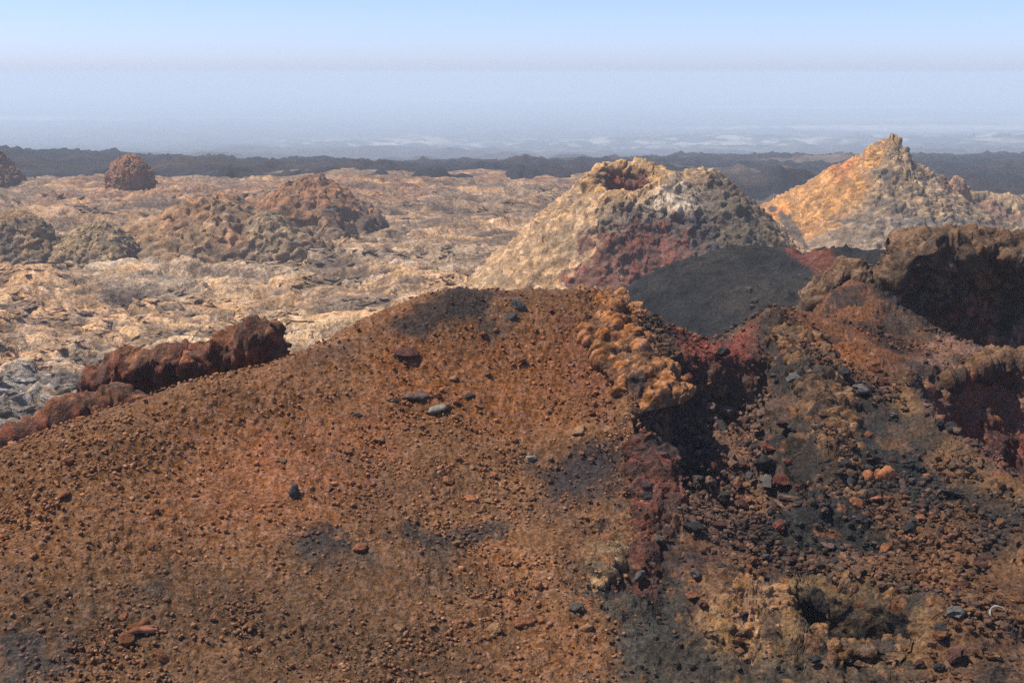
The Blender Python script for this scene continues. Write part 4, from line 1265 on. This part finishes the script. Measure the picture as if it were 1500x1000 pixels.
SINGLE = [
    (757, 452, 26, 'grey', 'grey stone on the dark ash just below the slope crest', .9, 1.0, .2),
    (750, 468, 20, 'grey', 'smaller grey stone touching the one at the slope crest', .8, 1.1, .2),
    (600, 522, 44, 'maroon', 'dark maroon clod high on the brown slope below the skyline', .55, 1.5, .3),
    (612, 583, 50, 'pink', 'long grey brown twisted clod in the middle of the slope', .5, 2.2, .5),
    (643, 601, 36, 'pale', 'pale grey jagged stone right of the long twisted clod', .6, 1.5, .4),
    (578, 587, 26, 'dark', 'thin dark flake left of the long twisted clod', .4, 2.0, .1),
    (523, 609, 20, 'dark', 'small dark flake lowest of the dark flakes on the slope', .4, 1.6, .5),
    (683, 581, 26, 'dark', 'thin dark curved flake above and right of the pale stone', .35, 2.2, .6),
    (688, 734, 30, 'orange', 'smooth orange brown stone alone in the middle of the slope', .65, 1.5, .3),
    (431, 728, 20, 'grey', 'upright dark grey stone cluster left of the slope middle', 1.2, 1.0, .3),
    (849, 634, 24, 'tan', 'rounded orange tan stone near the dark patch beside the trench', .8, 1.1, .3),
    (777, 673, 20, 'pale', 'pale grey stone at the left edge of the purple ash patch', .6, 1.4, .2),
    (585, 923, 24, 'tan', 'tan round stone near the bottom centre of the slope', .7, 1.2, .2),
    (94, 725, 22, 'orange', 'orange round stone on the left side of the slope', .8, 1.1, .2),
    (226, 754, 20, 'rust', 'brown stone with dark shade on the left slope', .8, 1.2, .2),
    (770, 914, 46, 'rust', 'broad brown clod over a dark hollow near the bottom', .5, 1.4, .2),
    (845, 893, 26, 'grey', 'dark grey brown stone above right of the broad clod', .7, 1.2, .3),
    (861, 921, 28, 'tan', 'tan angular stone right of the broad brown clod', .6, 1.4, .5),
    (346, 960, 22, 'tan', 'tan stone on the lowest part of the left slope', .7, 1.2, .2),
    (1297, 703, 32, 'orange', 'largest orange block on the dark ground right of the trench', .85, 1.1, .2),
    (1272, 703, 20, 'orange', 'orange block touching the left of the largest orange block', .9, 1.0, .2),
    (1254, 740, 22, 'orange', 'round orange stone below left of the orange blocks', .8, 1.1, .2),
    (1280, 732, 34, 'orange', 'low flat orange stone below the largest orange block', .45, 1.7, .1),
    (1357, 701, 18, 'orange', 'small orange stone right of the orange blocks', .8, 1.1, .2),
    (1117, 684, 30, 'dark', 'dark grey boulder at the right side of the trench floor', .85, 1.1, .3),
    (1063, 607, 24, 'pink', 'pinkish grey boulder in the middle of the trench', .9, 1.0, .3),
    (1006, 560, 26, 'red', 'red boulder at the head of the trench below the red bank', .8, 1.1, .3),
    (1261, 574, 38, 'grey', 'dark grey slab on the right slope above the orange blocks', .6, 1.4, .2),
    (1055, 770, 40, 'maroon', 'long maroon slab at the foot of the trench', .5, 1.8, -.3),
    (1140, 775, 24, 'red', 'red stone at the mouth of the trench', .9, 1.0, .3),
    (1213, 800, 28, 'pink', 'grey brown slab at the back of the bottom crater', .5, 1.5, -.2),
    (1455, 962, 34, 'tan', 'tan flat slab in the bottom right corner', .45, 1.6, -.2),
    (1378, 921, 24, 'dark', 'dark stone between the crater and the white crust', .7, 1.2, .2),
    (1170, 420, 0, '', '', 0, 0, 0),
]
SHORT = ['grey stone at the crest', 'smaller crest stone', 'maroon clod', 'long twisted clod', 'pale jagged stone', 'flake by the twisted clod', 'lowest dark flake', 'thin curved flake', 'smooth orange stone', 'upright grey cluster', 'orange stone by the dark patch', 'pale stone by purple ash', 'tan bottom stone', 'orange round stone', 'shaded brown stone', 'broad brown clod', 'dark grey brown stone', 'tan angular stone', 'low left tan stone', 'largest orange block', 'touching orange block', 'round orange stone', 'low flat orange stone', 'small orange stone', 'dark trench boulder', 'pinkish trench boulder', 'red boulder', 'dark grey slab', 'long maroon slab', 'red stone at the trench mouth', 'slab behind the crater', 'tan corner slab', 'dark stone by the white crust']
MARKS = [(205, 921, 'twisted ropy slab'), (1462, 905, 'white crust'), (1060, 900, 'orange spatter mound'), (1270, 930, 'small crater'), (480, 800, 'left dark ash streak'), (640, 780, 'right dark ash streak'), (45, 955, 'dark corner patch'), (890, 800, 'pale spatter lip'), (945, 700, 'red crust'), (910, 480, 'orange spatter crest')]
k = 0
for (px, py, wpx, colr, lab, fl, lo, rz) in SINGLE:
    if not wpx:
        continue
    k += 1
    MARKS.append((px, py, SHORT[k - 1]))
    put_stone('lava_stone' if colr not in ('maroon',) else 'lava_clod', px, py, wpx, colr, lab, None, k, fl, lo, .45, rz)


def ropes(px, py, n, length, rad, colour, label):
    """A slab of twisted ropes of lava."""
    p = hit(px, py, H)
    VV, FF, o = [], [], 0
    for r_ in range(n):
        m, kk = 26, 10
        for i in range(m):
            t = i / (m - 1)
            rr = rad * (0.5 + 0.6 * math.sin(math.pi * min(max(t, .04), .96))) * (1 + .18 * math.sin(9 * t + r_))
            cx = (t - .5) * length * (1 - .15 * r_)
            cy = (r_ - n / 2) * rad * 1.5 + .4 * rad * math.sin(5 * t + r_)
            cz = rad * .35 * math.sin(4 * t + 2 * r_) + rad * .6
            for j in range(kk):
                a = 2 * math.pi * j / kk
                VV.append((cx, cy + rr * math.cos(a), cz + rr * math.sin(a)))
        for i in range(m - 1):
            for j in range(kk):
                FF.append((o + i * kk + j, o + i * kk + (j + 1) % kk, o + (i + 1) * kk + (j + 1) % kk, o + (i + 1) * kk + j))
        o = len(VV)
    me = mesh_from('ropy_slab', np.array(VV), np.array(FF), col=np.broadcast_to(BROWNS[colour], (len(VV), 3)))
    ob = link('ropy_slab', me, M_boulder)
    ob.location = p + np.array([0, 0, 0.01])
    ob.rotation_euler = (0.35, 0, 0.45)
    tag(ob, label, 'stone')


ropes(205, 921, 3, 0.26, 0.028, 'rust', 'twisted ropy slab of brown lava on the lower left slope')

# white crusted rim
p = hit(1462, 905, H)
VV, FF = [], []
for i in range(30):
    t = i / 29
    a = 0.2 + 3.6 * t
    rr = 0.007 * (0.4 + math.sin(math.pi * t)) * (1 + .3 * math.sin(17 * t))
    for j in range(8):
        b_ = 2 * math.pi * j / 8
        VV.append(((0.062 + rr * math.cos(b_)) * math.cos(a) * 1.2, (0.062 + rr * math.cos(b_)) * math.sin(a), rr * math.sin(b_) + 0.03 * math.sin(a)))
for i in range(29):
    for j in range(8):
        FF.append((i * 8 + j, i * 8 + (j + 1) % 8, (i + 1) * 8 + (j + 1) % 8, (i + 1) * 8 + j))
me = mesh_from('white_crust', np.array(VV), np.array(FF), col=np.broadcast_to(C(170, 166, 158), (len(VV), 3)))
o = link('white_crust', me, M_boulder)
o.location = p + np.array([0, 0, .04])
o.rotation_euler = (0.4, 0, 0)
tag(o, 'white curved mineral crust on dark ground near the right edge', 'mineral crust')

# repeated stones
LIB = {}
for kind, cols, sd_ in (('brown', ['rust', 'tan', 'orange', 'rust'], 0), ('dark', ['dark', 'grey', 'rust', 'maroon', 'dark'], 20), ('trench', ['maroon', 'dark', 'grey', 'red', 'pink'], 40)):
    L = []
    for i, cn in enumerate(cols):
        V, Fc = stone_mesh('cinder_stone', 2, 800 + sd_ + i, .75, .45, 1.15)
        nn = V / np.linalg.norm(V, axis=1, keepdims=True)
        me = mesh_from('cinder_stone', V, faces3=Fc, smooth=False, col=np.asarray(BROWNS[cn])[None] * 0.92 * (1 + .25 * fbm(nn * 2 + i, 3, i))[:, None])
        me.materials.append(M_boulder)
        L.append((me, cn))
    LIB[kind] = L
WORDS = dict(rust='rust brown', tan='tan', orange='orange brown', grey='grey', dark='charcoal', maroon='maroon', red='dull red', pink='pinkish grey')
DIRS = ['right of', 'above and right of', 'above', 'above and left of', 'left of', 'below and left of', 'below', 'below and right of']
USED = set()


def strew(name, kind, n, smin, smax, dens, group, seed, sink=0.2):
    g = np.random.default_rng(seed)
    m = n * 90
    y = np.sqrt(g.uniform(8.6 ** 2, 17.5 ** 2, m))
    x = y * np.tan(g.uniform(R(-22), R(22), m))
    kp = g.uniform(0, 1, m) < dens(x, y)
    x, y = x[kp], y[kp]
    z = ground_at(x, y)
    cand = []
    for i in range(len(x)):        # only stones the camera can see, each beside a landmark of its own
        t = np.linspace(0.3, 0.985, 60)
        if (sample(H, x[i] * t, y[i] * t) < (z[i] + 0.05) * t + 0.02).all():
            u, v = pix(x[i], y[i], z[i])
            if 8 < u < 1492 and v < 985:
                ds_ = sorted((math.hypot(u - a, v - b), k_) for k_, (a, b, w_) in enumerate(MARKS))
                for d_, k_ in ds_[:4]:
                    if d_ > 190 or d_ < 22:
                        continue
                    dr_ = int(round(math.atan2(MARKS[k_][1] - v, u - MARKS[k_][0]) / (math.pi / 4))) % 8
                    cand.append((d_, k_, dr_, i))
        if len(cand) > n * 12:
            break
    done = set()
    for d_, k_, dr_, i in sorted(cand):
        if i in done or (k_, dr_) in USED or len(done) >= n:
            continue
        done.add(i)
        USED.add((k_, dr_))
        me, cn = LIB[kind][len(done) % len(LIB[kind])]
        s = smin + (smax - smin) * g.uniform() ** 2
        o = bpy.data.objects.new(name, me)
        COL.objects.link(o)
        o.location = (x[i], y[i], z[i] + s * (0.5 - sink) + 0.012)
        o.scale = (s * g.uniform(.8, 1.3), s * g.uniform(.8, 1.2), s * g.uniform(.7, 1.1))
        o.rotation_euler = (g.normal(0, .3), g.normal(0, .3), g.uniform(0, 6.28))
        tag(o, 'small %s stone closest %s the %s' % (WORDS[cn], DIRS[dr_], MARKS[k_][2]), 'stone', group)


strew('rubble_block', 'trench', 70, .045, .10, lambda x, y: intrench(x, y), 'rubble blocks in the trench', 930, 0.2)
strew('rusty_stone', 'dark', 60, .04, .09, lambda x, y: isright(x, y) * (1 - intrench(x, y)) * clean(x, y) * ~inpit(x, y), 'loose stones right of the trench', 920)
strew('cinder_stone', 'brown', 70, .03, .065, lambda x, y: (1 - isright(x, y)) * patchy(x, y), 'loose brown stones on the slope', 910)

g = np.random.default_rng(990)
ax_, ay_ = tip[0] + g.uniform(-8, 7, 900), tip[1] + g.uniform(-9, 1.5, 900)
ok_ = fbm(np.c_[ax_, ay_, 0 * ax_] * 0.5, 3, 991) > -0.05
ax_, ay_ = ax_[ok_], ay_[ok_]
az_ = ash_h(ax_, ay_) + 0.32 * fbm(np.c_[ax_, ay_, ash_h(ax_, ay_)] * 0.35, 4, 82)
sz_ = 0.03 + 0.13 * g.uniform(0, 1, len(ax_)) ** 4
VV, CC, FF = [], [], []
for i in range(len(ax_)):
    V, Fc = STN[i % len(STN)]
    a_ = g.uniform(0, 6.28)
    v = V * sz_[i] * np.array([1.2, 1, .8])
    VV.append(np.c_[v[:, 0] * math.cos(a_) - v[:, 1] * math.sin(a_) + ax_[i], v[:, 0] * math.sin(a_) + v[:, 1] * math.cos(a_) + ay_[i], v[:, 2] + az_[i] + 0.03])
    FF.append(Fc + i * len(V))
    CC.append(np.repeat([(C(58, 54, 50), C(80, 70, 60), C(46, 44, 44))[i % 3]], len(V), 0))
me = mesh_from('ash_stones', np.concatenate(VV), faces3=np.concatenate(FF), col=np.concatenate(CC), smooth=False)
tag(link('ash_stones', me, M_stone), 'small dark stones strewn over the grey ash hill', kind='stuff')

g = np.random.default_rng(995)
sel = np.nonzero((PLAINV[:, 1] > 34) & (PLAINV[:, 1] < 120) & (np.abs(PLAINV[:, 0]) < 0.5 * PLAINV[:, 1]) & (PLAINV[:, 0] < 12))[0]
cl_ = fbm(PLAINV[sel] * 0.25, 3, 996)
w_ = np.maximum(cl_ + 0.15, 0) * PLAINV[sel, 1] ** 0.5
sel = g.choice(sel, 5200, replace=False, p=w_ / w_.sum())
VV, FF, CC = [], [], []
for i, k_ in enumerate(sel):
    V, Fc = TIN[i % len(TIN)]
    a_, s_ = g.uniform(-0.6, 0.6), 0.10 + 0.34 * g.uniform() ** 2.5
    v = V * s_ * np.array([1.5, 1.0, 0.42])
    p = PLAINV[k_]
    VV.append(np.c_[v[:, 0] * math.cos(a_) - v[:, 1] * math.sin(a_) + p[0], v[:, 0] * math.sin(a_) + v[:, 1] * math.cos(a_) + p[1], v[:, 2] + 0.25 * g.normal() * v[:, 0] + p[2] + 0.10 * s_])
    FF.append(Fc + i * len(V))
    CC.append(np.repeat([PLAINC[k_] * g.uniform(0.55, 1.25)], len(V), 0))
me = mesh_from('lava_slabs', np.concatenate(VV), faces3=np.concatenate(FF), col=np.concatenate(CC), smooth=False)
tag(link('lava_slabs', me, M_plain), 'broken tan slabs strewn over the ropy lava plain', kind='stuff')

# ------------------------------------------------------------------ haze
m = bpy.data.materials.new('haze')
m.use_nodes = True
n, l = m.node_tree.nodes, m.node_tree.links
n.remove(n['Principled BSDF'])
vol = n.new('ShaderNodeVolumePrincipled')
vol.inputs['Color'].default_value = (0.84, 0.95, 1.0, 1)
vol.inputs['Density'].default_value = 0.00095
vol.inputs['Anisotropy'].default_value = 0.05
l.new(vol.outputs[0], n['Material Output'].inputs['Volume'])
x0, x1, y0, y1, z0, z1 = -22000, 22000, -60, 32000, -130, 3
V = np.array([(x, y, z) for x in (x0, x1) for y in (y0, y1) for z in (z0, z1)], float)
Fq = np.array([(0, 1, 3, 2), (4, 6, 7, 5), (0, 4, 5, 1), (2, 3, 7, 6), (0, 2, 6, 4), (1, 5, 7, 3)])
me = mesh_from('haze', V, Fq, smooth=False)
tag(link('haze', me, m), 'pale blue haze over the lava fields', kind='stuff')
